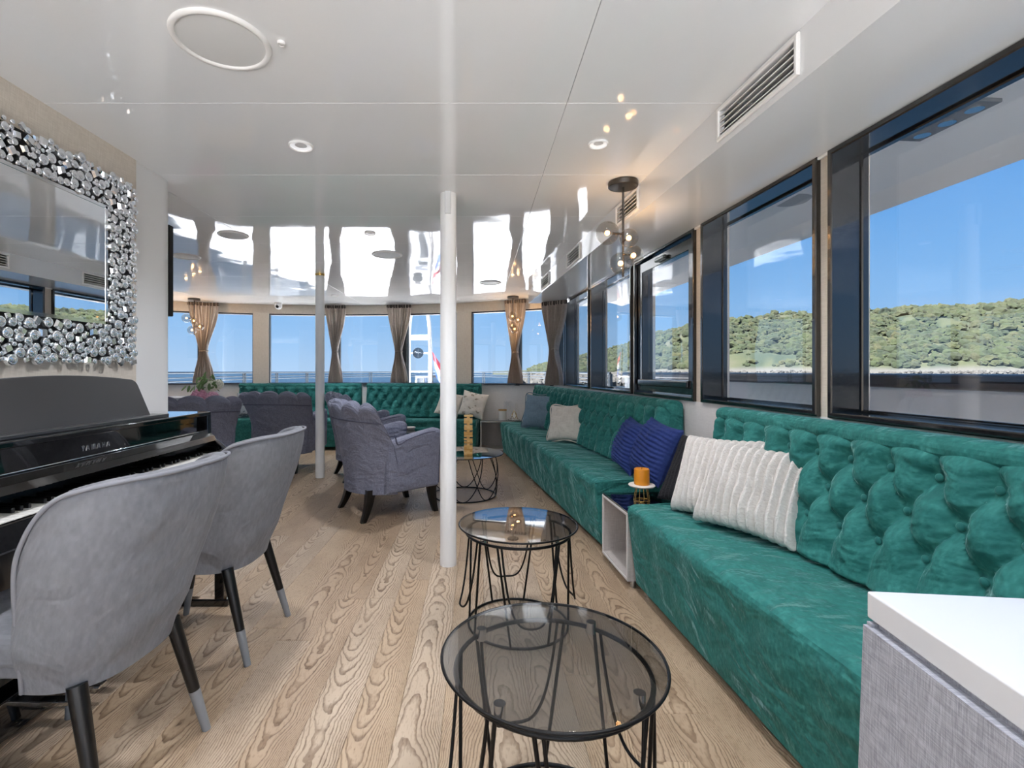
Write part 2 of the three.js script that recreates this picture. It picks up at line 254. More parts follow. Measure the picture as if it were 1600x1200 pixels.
// starboard wall with black framed windows; local x to the right, local z towards the stern
const VENTS = [[1.44, 1.89], [2.69, 3.05], [3.89, 4.31], [5.06, 5.47], [0.1, 0.55]], VY = (2.004 + CEIL) / 2 + 0.005;
const WX = 1.53, SILL = 0.945, HEAD = 2.004;
const WIN = [[5.19, 6.2], [3.98, 5.1], [2.953, 3.915], [1.945, 2.868], [0.87, 1.885], [-0.2, 0.81], [-1.15, -0.26], [6.25, 6.93]];
{
  const w = struct('wall_right', null, null, 'starboard wall below and between the black framed windows');
  w.rotation.y = TH;
  part(w, 'dado', span(WX, WX + 0.16, -0.02, SILL, -7.06, AFT), M.wallPanel);
  part(w, 'header', span(WX, WX + 0.16, HEAD, CEIL + 0.03, -7.06, AFT), M.beige);
  const edges = WIN.flat().sort((a, b) => a - b), all = [-AFT, ...edges, 7.06];
  for (let i = 0; i < all.length; i += 2) if (all[i + 1] - all[i] > 0.005) part(w, 'post', span(WX + 0.002, WX + 0.16, SILL, HEAD, -all[i + 1], -all[i]), M.beige);
  WIN.forEach(([d0, d1], i) => {
    const win = struct('window_' + (i + 8), null, null, 'black framed starboard window'); win.rotation.y = TH;
    const c = -(d0 + d1) / 2, L = d1 - d0, H = HEAD - SILL, yc = (SILL + HEAD) / 2, put = (g, x, y = yc) => g.rotateY(PI / 2).translate(x, y, c);
    part(win, 'frame', put(ringFrame(L, H, 0.023, 0.15), WX + 0.055), M.frameBlack);
    if (i === 2) { // hinged sash inside the fixed frame
      const sash = part(win, 'sash', put(ringFrame(L - 0.07, H - 0.07, 0.075, 0.06), WX + 0.035), M.frameBlack, 'opening sash');
      part(sash, 'handle', rb(0.03, 0.03, 0.16, WX - 0.01, HEAD - 0.08, c, 0.012), M.frameBlack);
      part(sash, 'lower_bar', rb(0.05, 0.05, L - 0.16, WX + 0.005, SILL + 0.1, c, 0.012), M.frameBlack);
      part(win, 'pane', put(bx(L - 0.2, H - 0.2, 0.005), WX + 0.05), M.pane);
    } else {
      part(win, 'inner_frame', put(ringFrame(L - 0.04, H - 0.04, 0.013, 0.03), WX + 0.115), M.frameBlack);
      part(win, 'pane', put(bx(L - 0.05, H - 0.05, 0.005), WX + 0.12), M.pane);
    }
  });
  const s = struct('trim_1', null, null, 'white air duct casing along the starboard ceiling'); s.rotation.y = TH; // hollow, open behind each vent
  const face = new THREE.Shape(); face.moveTo(-AFT, HEAD); face.lineTo(6.36, HEAD); face.lineTo(6.36, CEIL + 0.004); face.lineTo(-AFT, CEIL + 0.004); face.closePath();
  for (const [a, b] of VENTS) { const h = new THREE.Path(); h.moveTo(a + 0.014, VY - 0.051); h.lineTo(a + 0.014, VY + 0.051); h.lineTo(b - 0.014, VY + 0.051); h.lineTo(b - 0.014, VY - 0.051); h.closePath(); face.holes.push(h); }
  part(s, 'face', boxUV(new THREE.ExtrudeGeometry(face, { depth: 0.014, bevelEnabled: false }).rotateY(PI / 2).translate(1.072, 0, 0)), M.soffit);
  part(s, 'underside', span(1.086, WX + 0.01, HEAD, HEAD + 0.014, -6.36, AFT), M.soffit); part(s, 'end_cap', span(1.086, WX, HEAD + 0.014, CEIL, -6.36, -6.346), M.soffit);
  const t = struct('trim_2', rb(0.012, 0.012, 8.2, WX - 0.006, HEAD - 0.006, -2.9, 0.003), M.whitePaint, 'thin bead above the starboard windows'); t.rotation.y = TH;
}
{ // casing on the left that carries the mirror: a block round the stair, front corner rounded
  const s = new THREE.Shape(); const x1 = -1.68, d1 = 2.83, R = 0.16;
  s.moveTo(-3.4, AFT); s.lineTo(x1, AFT); s.lineTo(x1, -(d1 - R)); s.absarc(x1 - R, -(d1 - R), R, 0, -PI / 2, true); s.lineTo(-3.4, -d1); s.closePath();
  const g = new THREE.ExtrudeGeometry(s, { depth: CEIL, bevelEnabled: false, curveSegments: 14 }).rotateX(PI / 2).translate(0, CEIL, 0);
  struct('wall_left', boxUV(g), M.plaster, 'white wall and rounded pillar beside the mirror');
  const b = struct('trim_3', span(-1.69, -1.672, 0, CEIL, -2.45, AFT), M.beige, 'beige textile wall panel behind the mirror');
}
{ // far port side of the salon
  const w = struct('wall_port', null, null, 'port wall with windows'); w.position.set(-5.27, 0, -7.04); w.rotation.y = -TH;
  part(w, 'dado', span(-0.14, 0, -0.02, SILL, 0, 8.3), M.wallPanel); part(w, 'header', span(-0.14, 0, HEAD, CEIL + 0.03, 0, 8.3), M.beige);
  for (let k = 0; k <= 6; k++) part(w, 'post', span(-0.14, 0, SILL, HEAD, k * 1.25, k * 1.25 + 0.1), M.beige);
  for (let k = 0; k < 6; k++) { const n = struct('window_' + (20 + k), null, null, 'port salon window'); n.position.copy(w.position); n.rotation.y = -TH; part(n, 'frame', ringFrame(1.15, HEAD - SILL, 0.03, 0.12).rotateY(PI / 2).translate(-0.07, (HEAD + SILL) / 2, k * 1.25 + 0.675), M.frameBlack); part(n, 'pane', span(-0.08, -0.075, SILL + 0.02, HEAD - 0.02, k * 1.25 + 0.12, k * 1.25 + 1.23), M.pane); }
  const a = struct('wall_back', null, null, 'unseen aft end of the salon, left open to let in fill daylight from the after deck');
  for (const [x0, x1] of [[-6.05, -5.75], [1.44, 1.66]]) part(a, 'pier', span(x0, x1, 0, CEIL, AFT, AFT + 0.1), M.plaster);
  part(a, 'lintel', span(-6.1, 1.66, 2.1, CEIL + 0.02, AFT, AFT + 0.1), M.plaster);
}

// ---------------------------------------------------------------- outside: decks, roof overhang, bulwark, sea, hill
{
  struct('roof', null, null, 'white superstructure roof and side overhang');
  const roof = scene.children[scene.children.length - 1];
  const side = (pts, L, z) => profile(pts, L, 0).translate(0, 0, z);
  const sb = part(roof, 'side_overhang', side([[1.69, 2.2], [2.56, 2.19], [2.75, 2.14], [2.78, 2.4], [1.69, 2.42]], 11.5, -7.6), M.whitePaint); sb.rotation.y = TH;
  const pb = part(roof, 'side_overhang', side([[-1.2, 2.14], [-1.0, 2.19], [-0.14, 2.2], [-0.14, 2.42], [-1.2, 2.4]], 11, -0.4), M.whitePaint); pb.position.set(-5.27, 0, -7.04); pb.rotation.y = -TH;
  part(roof, 'roof_deck', span(-6.3, 1.9, CEIL + 0.13, 2.42, -8.2, AFT + 0.1), M.whitePaint);
  struct('side_deck', span(1.66, 2.8, -0.14, -0.02, -7.6, 4), M.deck, 'side deck').rotation.y = TH;
  const fd = new THREE.Shape(); fd.moveTo(-6.6, 6.6); fd.lineTo(2.4, 6.6); fd.lineTo(2.7, 14); fd.quadraticCurveTo(2.2, 24, -2.1, 27); fd.quadraticCurveTo(-6.4, 24, -6.9, 14); fd.closePath();
  struct('foredeck', boxUV(new THREE.ExtrudeGeometry(fd, { depth: 0.1, bevelEnabled: false, curveSegments: 10 }).rotateX(-PI / 2).translate(0, -0.125, 0)), M.deck, 'sunlit white foredeck ahead of the windows');
  struct('aft_deck', span(-6.6, 2.8, -0.14, -0.03, AFT + 0.02, 9), M.deck, 'unseen sunlit aft deck added behind the salon to bounce daylight in');  // unseen deck, added to bounce sunlight into the salon
  const bw = struct('bulwark', null, null, 'side bulwark with dark handrail beyond the starboard windows'); bw.rotation.y = TH;
  part(bw, 'plate', span(2.72, 2.78, -0.1, 1.04, -7.4, 4), M.whitePaint); part(bw, 'handrail', rb(0.16, 0.085, 11.4, 2.75, 1.073, -1.7, 0.03, 3), std({ color: 0x2a2123, roughness: 0.3 }));
}
{
  const wat = tex(512, 512, (u, v) => fbm(u, v, 20, 40, 4, 121), 14, 14, false);
  const sea = new THREE.PlaneGeometry(9000, 9000).rotateX(-PI / 2); { const uv = sea.attributes.uv; for (let i = 0; i < uv.count; i++) uv.setXY(i, uv.getX(i) * 9000, uv.getY(i) * 9000); }
  const o = stuff('sea', 'calm blue sea reaching to the horizon', 'sea', new THREE.Mesh(sea, phy({ color: 0x0d1a24, roughness: 0.3, ior: 1.33, bumpMap: wat, bumpScale: 0.05 }))); o.position.y = -2.4;
}
{ // scrub covered hill along the starboard shore
  const top = [[770, 580, 760], [830, 578, 760], [854, 569, 740], [901, 560, 700], [943, 549, 660], [985, 539, 620], [1024, 522, 585], [1080, 512, 550], [1125, 500, 525], [1270, 489, 470], [1345, 487, 450], [1495, 484, 420], [1600, 473, 400], [2000, 450, 330], [2900, 430, 220], [5200, 420, 120], [9000, 420, 70]];
  const ridge = (t) => { const k = t * (top.length - 1), i = Math.min(top.length - 2, Math.floor(k)), f = k - i, [a, b] = [top[i], top[i + 1]]; const px = lerp(a[0], b[0], f), y = lerp(a[1], b[1], f), D = lerp(a[2], b[2], f); return [(px - 745) / 780 * D, (580 - y) / 780 * D + 1.13, D]; };
  const NU = 320, NV = 46;
  const hgt = (t, v) => { const [x, h, D] = ridge(t), n = fbm(t, v * 0.5, 44, 10, 4, 131) - 0.5, prof = v < 1 ? Math.pow(v, 0.72) : 1 - (v - 1) * 0.6, f = lerp(0.62, 1, v); return [x * f, -2.6 + (h + 2.6) * prof + n * (h + 2) * 0.34 * Math.sin(Math.min(1, v) * PI * 0.93), -D * f]; };
  const g = grid(NU, NV, (u, v) => hgt(u, v * 1.25), (u, v) => [u * 60, v * 14]);
  const cols = []; const P = g.attributes.position;
  for (let i = 0; i < P.count; i++) { const u = (i % (NU + 1)) / NU, v = Math.floor(i / (NU + 1)) / NV, n = fbm(u, v, 120, 26, 3, 141), q = fbm(u, v, 30, 8, 3, 142); const c = v < 0.035 ? [0.05, 0.046, 0.038] : mix3(mix3([0.008, 0.014, 0.003], [0.024, 0.027, 0.008], sstep(0.42, 0.62, n)), [0.04, 0.036, 0.019], sstep(0.6, 0.72, q) * 0.7); cols.push(...c); }
  g.setAttribute('color', new THREE.Float32BufferAttribute(cols, 3));
  const hill = struct('hill', g, std({ vertexColors: true, roughness: 1 }), 'green scrub covered coastal hill beyond the starboard windows');
  const r = rng(151), n = 16000, geo = new THREE.IcosahedronGeometry(1, 1), bp = geo.attributes.position; for (let i = 0; i < bp.count; i++) { const k = 0.78 + 0.44 * hash(Math.round(bp.getX(i) * 50), Math.round(bp.getY(i) * 50 + bp.getZ(i) * 90), 3); bp.setXYZ(i, bp.getX(i) * k, bp.getY(i) * k * 0.8, bp.getZ(i) * k); } geo.computeVertexNormals();
  const bush = new THREE.InstancedMesh(geo, std({ roughness: 1 }), n), m4 = new THREE.Matrix4(), e = new THREE.Euler(), c = new THREE.Color();
  let k = 0; while (k < n) {
    const t = 0.06 + r() * 0.78, v = 0.05 + r() * 0.98, cl = fbm(t, v * 0.5, 90, 20, 3, 153); if (cl < 0.36 + r() * 0.22) continue;
    const [x, y, z] = hgt(t, v), s = (0.9 + r() * r() * 3.2) * (0.55 + 0.45 * Math.min(1, -z / 350)); e.set(r(), r() * 6, r());
    m4.compose(new THREE.Vector3(x, y + s * 0.25, z), new THREE.Quaternion().setFromEuler(e), new THREE.Vector3(s * 1.25, s, s * 1.25)); bush.setMatrixAt(k, m4);
    const q = r(); c.setRGB(...mix3(mix3([0.005, 0.010, 0.002], [0.017, 0.023, 0.004], q), [0.028, 0.026, 0.007], r() * r() * 0.8)); bush.setColorAt(k, c); k++;
  }
  stuff('hillside_scrub', 'dense green bushes covering the hill', 'bushes', bush);
  const rock = new THREE.InstancedMesh(new THREE.DodecahedronGeometry(1, 0), std({ roughness: 0.95 }), 2600);
  for (let i = 0; i < 2600; i++) {
    const near = i < 1000; let x, y, z, s;
    if (near) { const D = 118 + r() * 20, px = 806 + r() * 200; x = (px - 745) / 780 * D; z = -D; s = 0.5 + r() * 0.9; y = -2.4 + r() * 0.9 + (D - 118) * 0.05; }
    else { const t = 0.08 + r() * 0.72, v = r() * 0.02; [x, y, z] = hgt(t, v); s = 0.4 + r() * 0.9; y += 0.1; }
    e.set(r() * 6, r() * 6, r() * 6); m4.compose(new THREE.Vector3(x, y, z), new THREE.Quaternion().setFromEuler(e), new THREE.Vector3(s * 1.3, s * 0.8, s)); rock.setMatrixAt(i, m4); const b = 0.032 + r() * 0.026; c.setRGB(b, b * 0.9, b * 0.74); rock.setColorAt(i, c);
  }
  stuff('shore_rocks', 'pale limestone rocks along the waterline', 'rocks', rock);
}
M.railSteel = std({ color: 0x50565b, roughness: 0.4, metalness: 0.9 });
{ // bow rail
  const t = thing('bow_rail', 'stainless steel rail round the foredeck seen through the forward windows', 'railing');
  const pts = [[2.3, 8.6], [2.4, 11], [2.4, 14], [1.8, 18], [0.4, 21], [-2.1, 22.4], [-4.6, 21], [-6.0, 18], [-6.6, 14], [-6.6, 11], [-6.5, 8.6]].map(([x, d]) => [x, d]), cv = new THREE.CatmullRomCurve3(pts.map(([x, d]) => V(x, 0, d)));
  for (const [y, r] of [[1.09, 0.024], [0.98, 0.014], [0.9, 0.014]]) part(t, 'rail', tube(cv.getPoints(30).map((p) => new THREE.Vector3(p.x, y, p.z)), r, 60, 8), M.railSteel);
  for (let k = 0; k <= 17; k++) { const p = cv.getPointAt(k / 17), q = cv.getTangentAt(k / 17); for (const s of [-0.05, 0.05]) part(t, 'post', cy(0.026, 0.026, 1.1, p.x + q.x * s, 0.53, p.z + q.z * s, 10), M.railSteel); }
}
{ // signal mast on the foredeck
  const t = thing('mast', 'white ladder mast with round dark sign on the foredeck', 'mast', V(-1.08, -0.03, 9.4));
  for (const s of [-1, 1]) part(t, 'pole', tube([[s * 0.2, 0, 0], [s * 0.2, 1.7, 0], [s * 0.185, 2.05, 0], [s * 0.12, 2.5, 0]], 0.036, 24, 10), M.whitePaint);
  for (const y of [1.15, 1.5, 1.83, 2.26]) part(t, 'rung', rod([-0.2, y, 0], [0.2, y, 0], 0.014), M.whitePaint);
  part(t, 'platform', rb(0.4, 0.05, 0.12, 0, 1.77, 0.02, 0.01), M.whitePaint);
  const sg = part(t, 'sign', cy(0.1, 0.1, 0.02, 0, 0, 0, 32).rotateX(PI / 2).translate(-0.02, 1.5, 0.04), std({ color: 0x12202c, roughness: 0.4 }), 'round dark blue sign');
  const wm = std({ color: 0x8f969c, roughness: 0.6 }); part(sg, 'lettering', join(rod([-0.02, 1.42, 0.053], [-0.02, 1.58, 0.053], 0.0015), rod([-0.1, 1.5, 0.053], [0.06, 1.5, 0.053], 0.0015), tube([[-0.085, 1.515, 0.054], [-0.06, 1.53, 0.054], [-0.05, 1.5, 0.054], [-0.03, 1.52, 0.054], [-0.01, 1.495, 0.054], [0.01, 1.515, 0.054], [0.04, 1.49, 0.054]], 0.0035, 30, 6)), wm);
  const w = thing('windlass', 'small steel anchor winch beside the foredeck mast', 'winch', V(-1.1, -0.03, 10.2));
  part(w, 'drum', join(cy(0.16, 0.14, 1.02, 0, 0.51, 0), cy(0.09, 0.09, 0.3, 0, 0, 0).rotateZ(PI / 2).translate(0, 1.0, 0)), M.steel); part(w, 'crank', tube([[0.05, 1.02, 0], [0.25, 1.05, 0], [0.32, 1.0, 0]], 0.025), M.ebony);
  const f = thing('flag', 'red white and blue flag on a short dark staff', 'flag', V(-0.83, -0.03, 9.8), 0);
  part(f, 'staff', rod([0, 0, 0], [-0.07, 1.62, 0], 0.014), M.ebony);
  const band = (y0, y1, col) => part(f, 'stripe', grid(10, 3, (u, v) => { const y = lerp(y0, y1, v); return [-0.05 + u * 0.2 + (1.55 - y) * 0.16, y - u * 0.3, 0.03 * Math.sin(u * 9 + y * 3)]; }), std({ color: col, roughness: 0.9, side: THREE.DoubleSide }));
  band(1.38, 1.55, 0xc94a54); band(1.21, 1.38, 0xf0edf0); band(1.04, 1.21, 0x6b86c4);
}

// ---------------------------------------------------------------- columns
for (const [x, d, label] of [[0.02 - 0.187, 2.92, 'near white column with wrinkled sleeve beside the glass tables'], [-1.668, 5.31, 'far white column between the armchairs']]) {
  const t = thing('column', label, 'column', V(x, 0, d), 0, 'white round columns');
  part(t, 'shaft', lathe([[0.0475, 0], [0.048, 0.02], [0.047, 0.3], [0.0478, 0.33], [0.047, 0.6], [0.047, CEIL]], 32), M.column);
  if (d < 4) part(t, 'junction_box', rb(0.034, 0.13, 0.02, 0, CEIL - 0.065, 0.052, 0.004), M.grille, 'small grey box');
  else part(t, 'collar', cy(0.051, 0.051, 0.022, 0, CEIL - 0.011, 0, 32), M.gold, 'brass collar');
}

// ---------------------------------------------------------------- tufted green sofas
// local frame: x from the front towards the back, z along the length
function tuft(L, cell, rows, phase) {
  const y0 = 0.44, y1 = 0.905, xb = (y) => 0.405 + (y - 0.45) * 0.185, nu = Math.round(L / cell), nv = Math.round((y1 - y0) / cell), a = 0.155, b = 0.1155, yr = 0.826;
  const hf = (z, y) => {
    const p = (z - phase) / a, q = (yr - y) / b, nr = rows - 1; let f;
    const qc = clamp(q, 0, nr), A = p + qc / 2, B = p - qc / 2, s = (t) => Math.sqrt(Math.abs(Math.sin(PI * t)));
    const dia = 1 - (1 - s(A)) * 0.85 - (1 - s(B)) * 0.85;
    if (q < 0 || q > nr) { const odd = q > nr && nr % 2 ? 0.5 : 0, e = q < 0 ? -q / 0.65 : (q - nr) / 1.3; f = lerp(Math.max(0, s(p + odd)), 1, 0.35 * clamp(e)) * 0.95; } else f = Math.max(0.0, dia * 0.85 + 0.15 * s(A) * s(B));
    let rad = 9, ang = 0; const qi = clamp(Math.round(q), 0, nr), of = qi % 2 ? 0.5 : 0, pi = Math.round(p - of) + of, du = (p - pi) * a, dv = (q - qi) * b; rad = Math.hypot(du, dv); ang = Math.atan2(dv, du);
    const dimple = 1 - Math.exp(-(rad * rad) / (0.030 * 0.030)), crease = 0.0022 * Math.sin(ang * 11 + qi * 2.1 + pi * 1.3) * Math.exp(-Math.pow((rad - 0.035) / 0.022, 2));
    const edge = sstep(0, 0.03, z) * sstep(0, 0.03, L - z) * sstep(0, 0.02, y - y0) * lerp(0.62, 1, sstep(0, 0.03, y1 - y));
    return (0.008 + 0.05 * f * (0.4 + 0.6 * dimple) * dimple + crease) * edge;
  };
  const g = grid(nu, nv, (u, v) => { const z = u * L, y = lerp(y0, y1, v), h = hf(z, y); return [xb(y) - h, y, z]; }, (u, v) => [u * L, v * (y1 - y0) + 0.3]);
  const buttons = [];
  for (let r = 0; r < rows; r++) for (let k = 0; ; k++) { const z = phase + a * (k + (r % 2 ? 0.5 : 0)); if (z > L - 0.06) break; if (z < 0.05) continue; const y = yr - r * b; buttons.push([xb(y) - hf(z, y) - 0.004, y, z]); }
  return { g, buttons };
}
const buttonGeo = new THREE.SphereGeometry(0.0125, 10, 7).scale(0.6, 1, 1);
function sofa(name, label, origin, turn, L, cell, group) {
  const t = thing(name, label, 'sofa', origin, turn, group);
  const seat = [[0.03, 0.05], [-0.015, 0.40], [-0.02, 0.448, 0.03, 0.452], [0.42, 0.438], [0.55, 0.42], [0.55, 0.05]];
  part(t, 'seat', profile(seat, L, 0.012), M.green);
  part(t, 'backrest', profile([[0.40, 0.40], [0.482, 0.86], [0.452, 0.895], [0.44, 0.945, 0.5, 0.946], [0.57, 0.945, 0.57, 0.9], [0.57, 0.40]], L, 0.012), M.green);
  const { g, buttons } = tuft(L, cell, 3, 0.08);
  const p = part(t, 'tufting', g, M.green);
  for (const [x, y, z] of buttons) { const b = part(p, 'button', buttonGeo, M.button); b.position.set(x, y, z); }
  for (const z of [0.004, L - 0.004]) part(t, 'piping', tube([[-0.012, 0.435, z], [0.2, 0.449, z], [0.4, 0.444, z]], 0.004, 20), M.button);
  for (const z of [0.06, L - 0.06]) for (const x of [0.07, 0.5]) part(t, 'foot', cy(0.014, 0.02, 0.06, x, 0.03, z, 12), M.steel);
  return t;
}
const nearO = wallPt(0.945, 0, 2.5);
sofa('tufted_sofa', 'green velvet tufted sofa nearest the counter with white ribbed cushions', nearO, TH, 1.6, 0.0075, 'green tufted sofas');
{
  const a = 0.117, far = V(0.325, 0, 6.70), dir = new THREE.Vector3(Math.sin(a), 0, Math.cos(a));
  sofa('tufted_sofa', 'short green velvet sofa section carrying the denim blue cushion by the forward corner', far, a, 1.52, 0.012, 'green tufted sofas');
  sofa('tufted_sofa', 'green velvet sofa section with two blue cushions under the opening window', far.clone().addScaledVector(dir, 1.525), a, 2.1, 0.01, 'green tufted sofas');
  sofa('tufted_sofa', 'green velvet sofa against the front wall left of the centre seam behind the armchairs', V(-3.6, 0, 7.09), PI / 2, 1.845, 0.014, 'green tufted sofas');
  sofa('tufted_sofa', 'green velvet sofa against the front wall carrying two cream cushions', V(-1.75, 0, 7.137), 1.412, 1.76, 0.014, 'green tufted sofas');
}

// ---------------------------------------------------------------- cushions
function pillowGeo(w, h, t, o = {}) {
  const n = o.n ?? 40, sideGeo = (s) => grid(n, n, (u, v) => {
    const x = u * 2 - 1, y = v * 2 - 1, ex = Math.max(0, 1 - Math.pow(Math.abs(x), 2.4)), ey = Math.max(0, 1 - Math.pow(Math.abs(y), 2.4)), base = Math.pow(ex * ey, 0.5), rim = Math.sqrt(Math.max(0, (1 - Math.pow(x, 12)) * (1 - Math.pow(y, 12))));
    const pinch = 1 - 0.085 * (1 - x * x) * y * y, pinchY = 1 - 0.085 * (1 - y * y) * x * x;
    let z = base * t / 2 + (fbm(u * 0.9 + 0.05, v * 0.9, 5, 5, 3, o.seed ?? 1) - 0.5) * 0.028 * base, X = x * w / 2 * pinchY, Y = y * h / 2 * pinch;
    if (o.ribs) { const wob = (fbm(u, v, 3, 4, 2, (o.seed ?? 1) + 4) - 0.5) * 0.5 * (1 - y * y) * (1 - x * x), e = Math.pow(Math.abs(Math.sin(PI * ((x * 0.5 + 0.5) * o.ribs + wob))), 0.75); z = z * 0.85 + (o.ribDepth ?? 0.012) * e * rim; Y *= 1 + 0.05 * (e - 0.5) * y * y * (o.scallop ?? 1); }
    if (o.ruch) z += 0.007 * Math.sin((y * 0.5 + 0.5) * o.ruch * 2 * PI + x * 2.2 + (fbm(u, v, 4, 4, 2, 9) - 0.5) * 4) * (0.3 + base * 0.7) * rim;
    return [X, Y, s * z];
  }, (u, v) => [u * w, v * h]);
  return join(sideGeo(1), sideGeo(-1));
}
// a cushion standing on its lower edge at p, its face turned to `face` (radians about y, 0 faces the stern), leaning back by `lean`, rolled by `roll`
function cushion(label, p, w, h, t, face, lean, mat, o = {}, group) {
  const c = thing('cushion', label, 'cushion', p, face, group), inner = new THREE.Matrix4().makeRotationX(-lean).multiply(new THREE.Matrix4().makeRotationZ(o.roll ?? 0));
  const g = pillowGeo(w, h, t, o).applyMatrix4(new THREE.Matrix4().makeTranslation(0, h / 2, 0)).applyMatrix4(inner); g.computeBoundingBox(); g.translate(0, -g.boundingBox.min.y, 0);
  part(c, 'cover', g, mat);
  if (o.edge) { const a = w / 2 - 0.003, b = h / 2 - 0.003, pts = []; for (const [x, y] of [[-1, -1], [0, -0.93], [1, -1], [0.93, 0], [1, 1], [0, 0.93], [-1, 1], [-0.93, 0]]) pts.push(new THREE.Vector3(x * a, y * b + h / 2, 0).applyMatrix4(inner)); const e = tube(pts, 0.006, 60, 5, true); e.translate(0, 0.01, 0); part(c, 'edging', e, o.edge); }
  return c;
}
const wp = (x, y, d) => wallPt(x, y, d);
cushion('white ribbed plush cushion in front on the near green sofa', wp(1.215, 0.447, 1.99), 0.44, 0.38, 0.12, -1.02, 0.42, M.fur, { ribs: 12, ribDepth: 0.034, seed: 3, n: 90, roll: -0.03 }, 'white ribbed cushions');
cushion('white ribbed plush cushion half hidden behind the front one', wp(1.20, 0.447, 2.19), 0.44, 0.385, 0.12, -1.1, 0.42, M.fur, { ribs: 12, ribDepth: 0.034, seed: 5, n: 90, roll: 0.05 }, 'white ribbed cushions');
cushion('dark charcoal knitted cushion at the end of the near sofa', wp(1.215, 0.447, 2.41), 0.44, 0.38, 0.12, -1.15, 0.5, M.charcoal, { ribs: 16, ribDepth: 0.01, scallop: 0, seed: 8, n: 64 });
cushion('royal blue ruched cushion further from the candle', V(0.985, 0.447, 3.42), 0.38, 0.35, 0.17, -1.5, 0.36, M.blue, { ruch: 14, n: 70, roll: -0.1 }, 'blue ruched cushions');
cushion('royal blue ruched cushion right behind the orange candle', V(1.03, 0.447, 3.10), 0.40, 0.37, 0.18, -1.4, 0.38, M.blue, { ruch: 14, n: 70, roll: -0.12 }, 'blue ruched cushions');
cushion('cream linen cushion in the middle of the long green sofa', V(0.845, 0.447, 4.78), 0.42, 0.36, 0.12, -0.75, 0.32, M.cream, { seed: 12, edge: M.cream, roll: 0.06 });
cushion('denim blue cushion with frayed edge at the forward end of the long sofa', V(0.70, 0.447, 5.95), 0.42, 0.42, 0.13, -0.7, 0.3, M.denim, { seed: 14, edge: M.denim });
cushion('cream leaf patterned cushion partly behind the near column', V(-0.45, 0.447, 7.12), 0.36, 0.36, 0.12, -0.2, 0.3, M.creamLeaf, { seed: 16, roll: -0.25 });
cushion('cream leaf patterned cushion at the right end of the front sofa', V(-0.1, 0.447, 7.02), 0.38, 0.37, 0.12, -0.25, 0.3, M.creamLeaf, { seed: 18, roll: -0.2 });
cushion('grey patterned cushion at the left end of the front sofa', V(-3.3, 0.447, 7.2), 0.38, 0.38, 0.12, 0.1, 0.3, std({ map: tex(256, 256, (u, v) => mix3([150, 158, 164], [92, 104, 112], sstep(0.5, 0.6, fbm(u, v, 6, 8, 3, 161))), 0.35), roughness: 0.9 }), { seed: 20 });

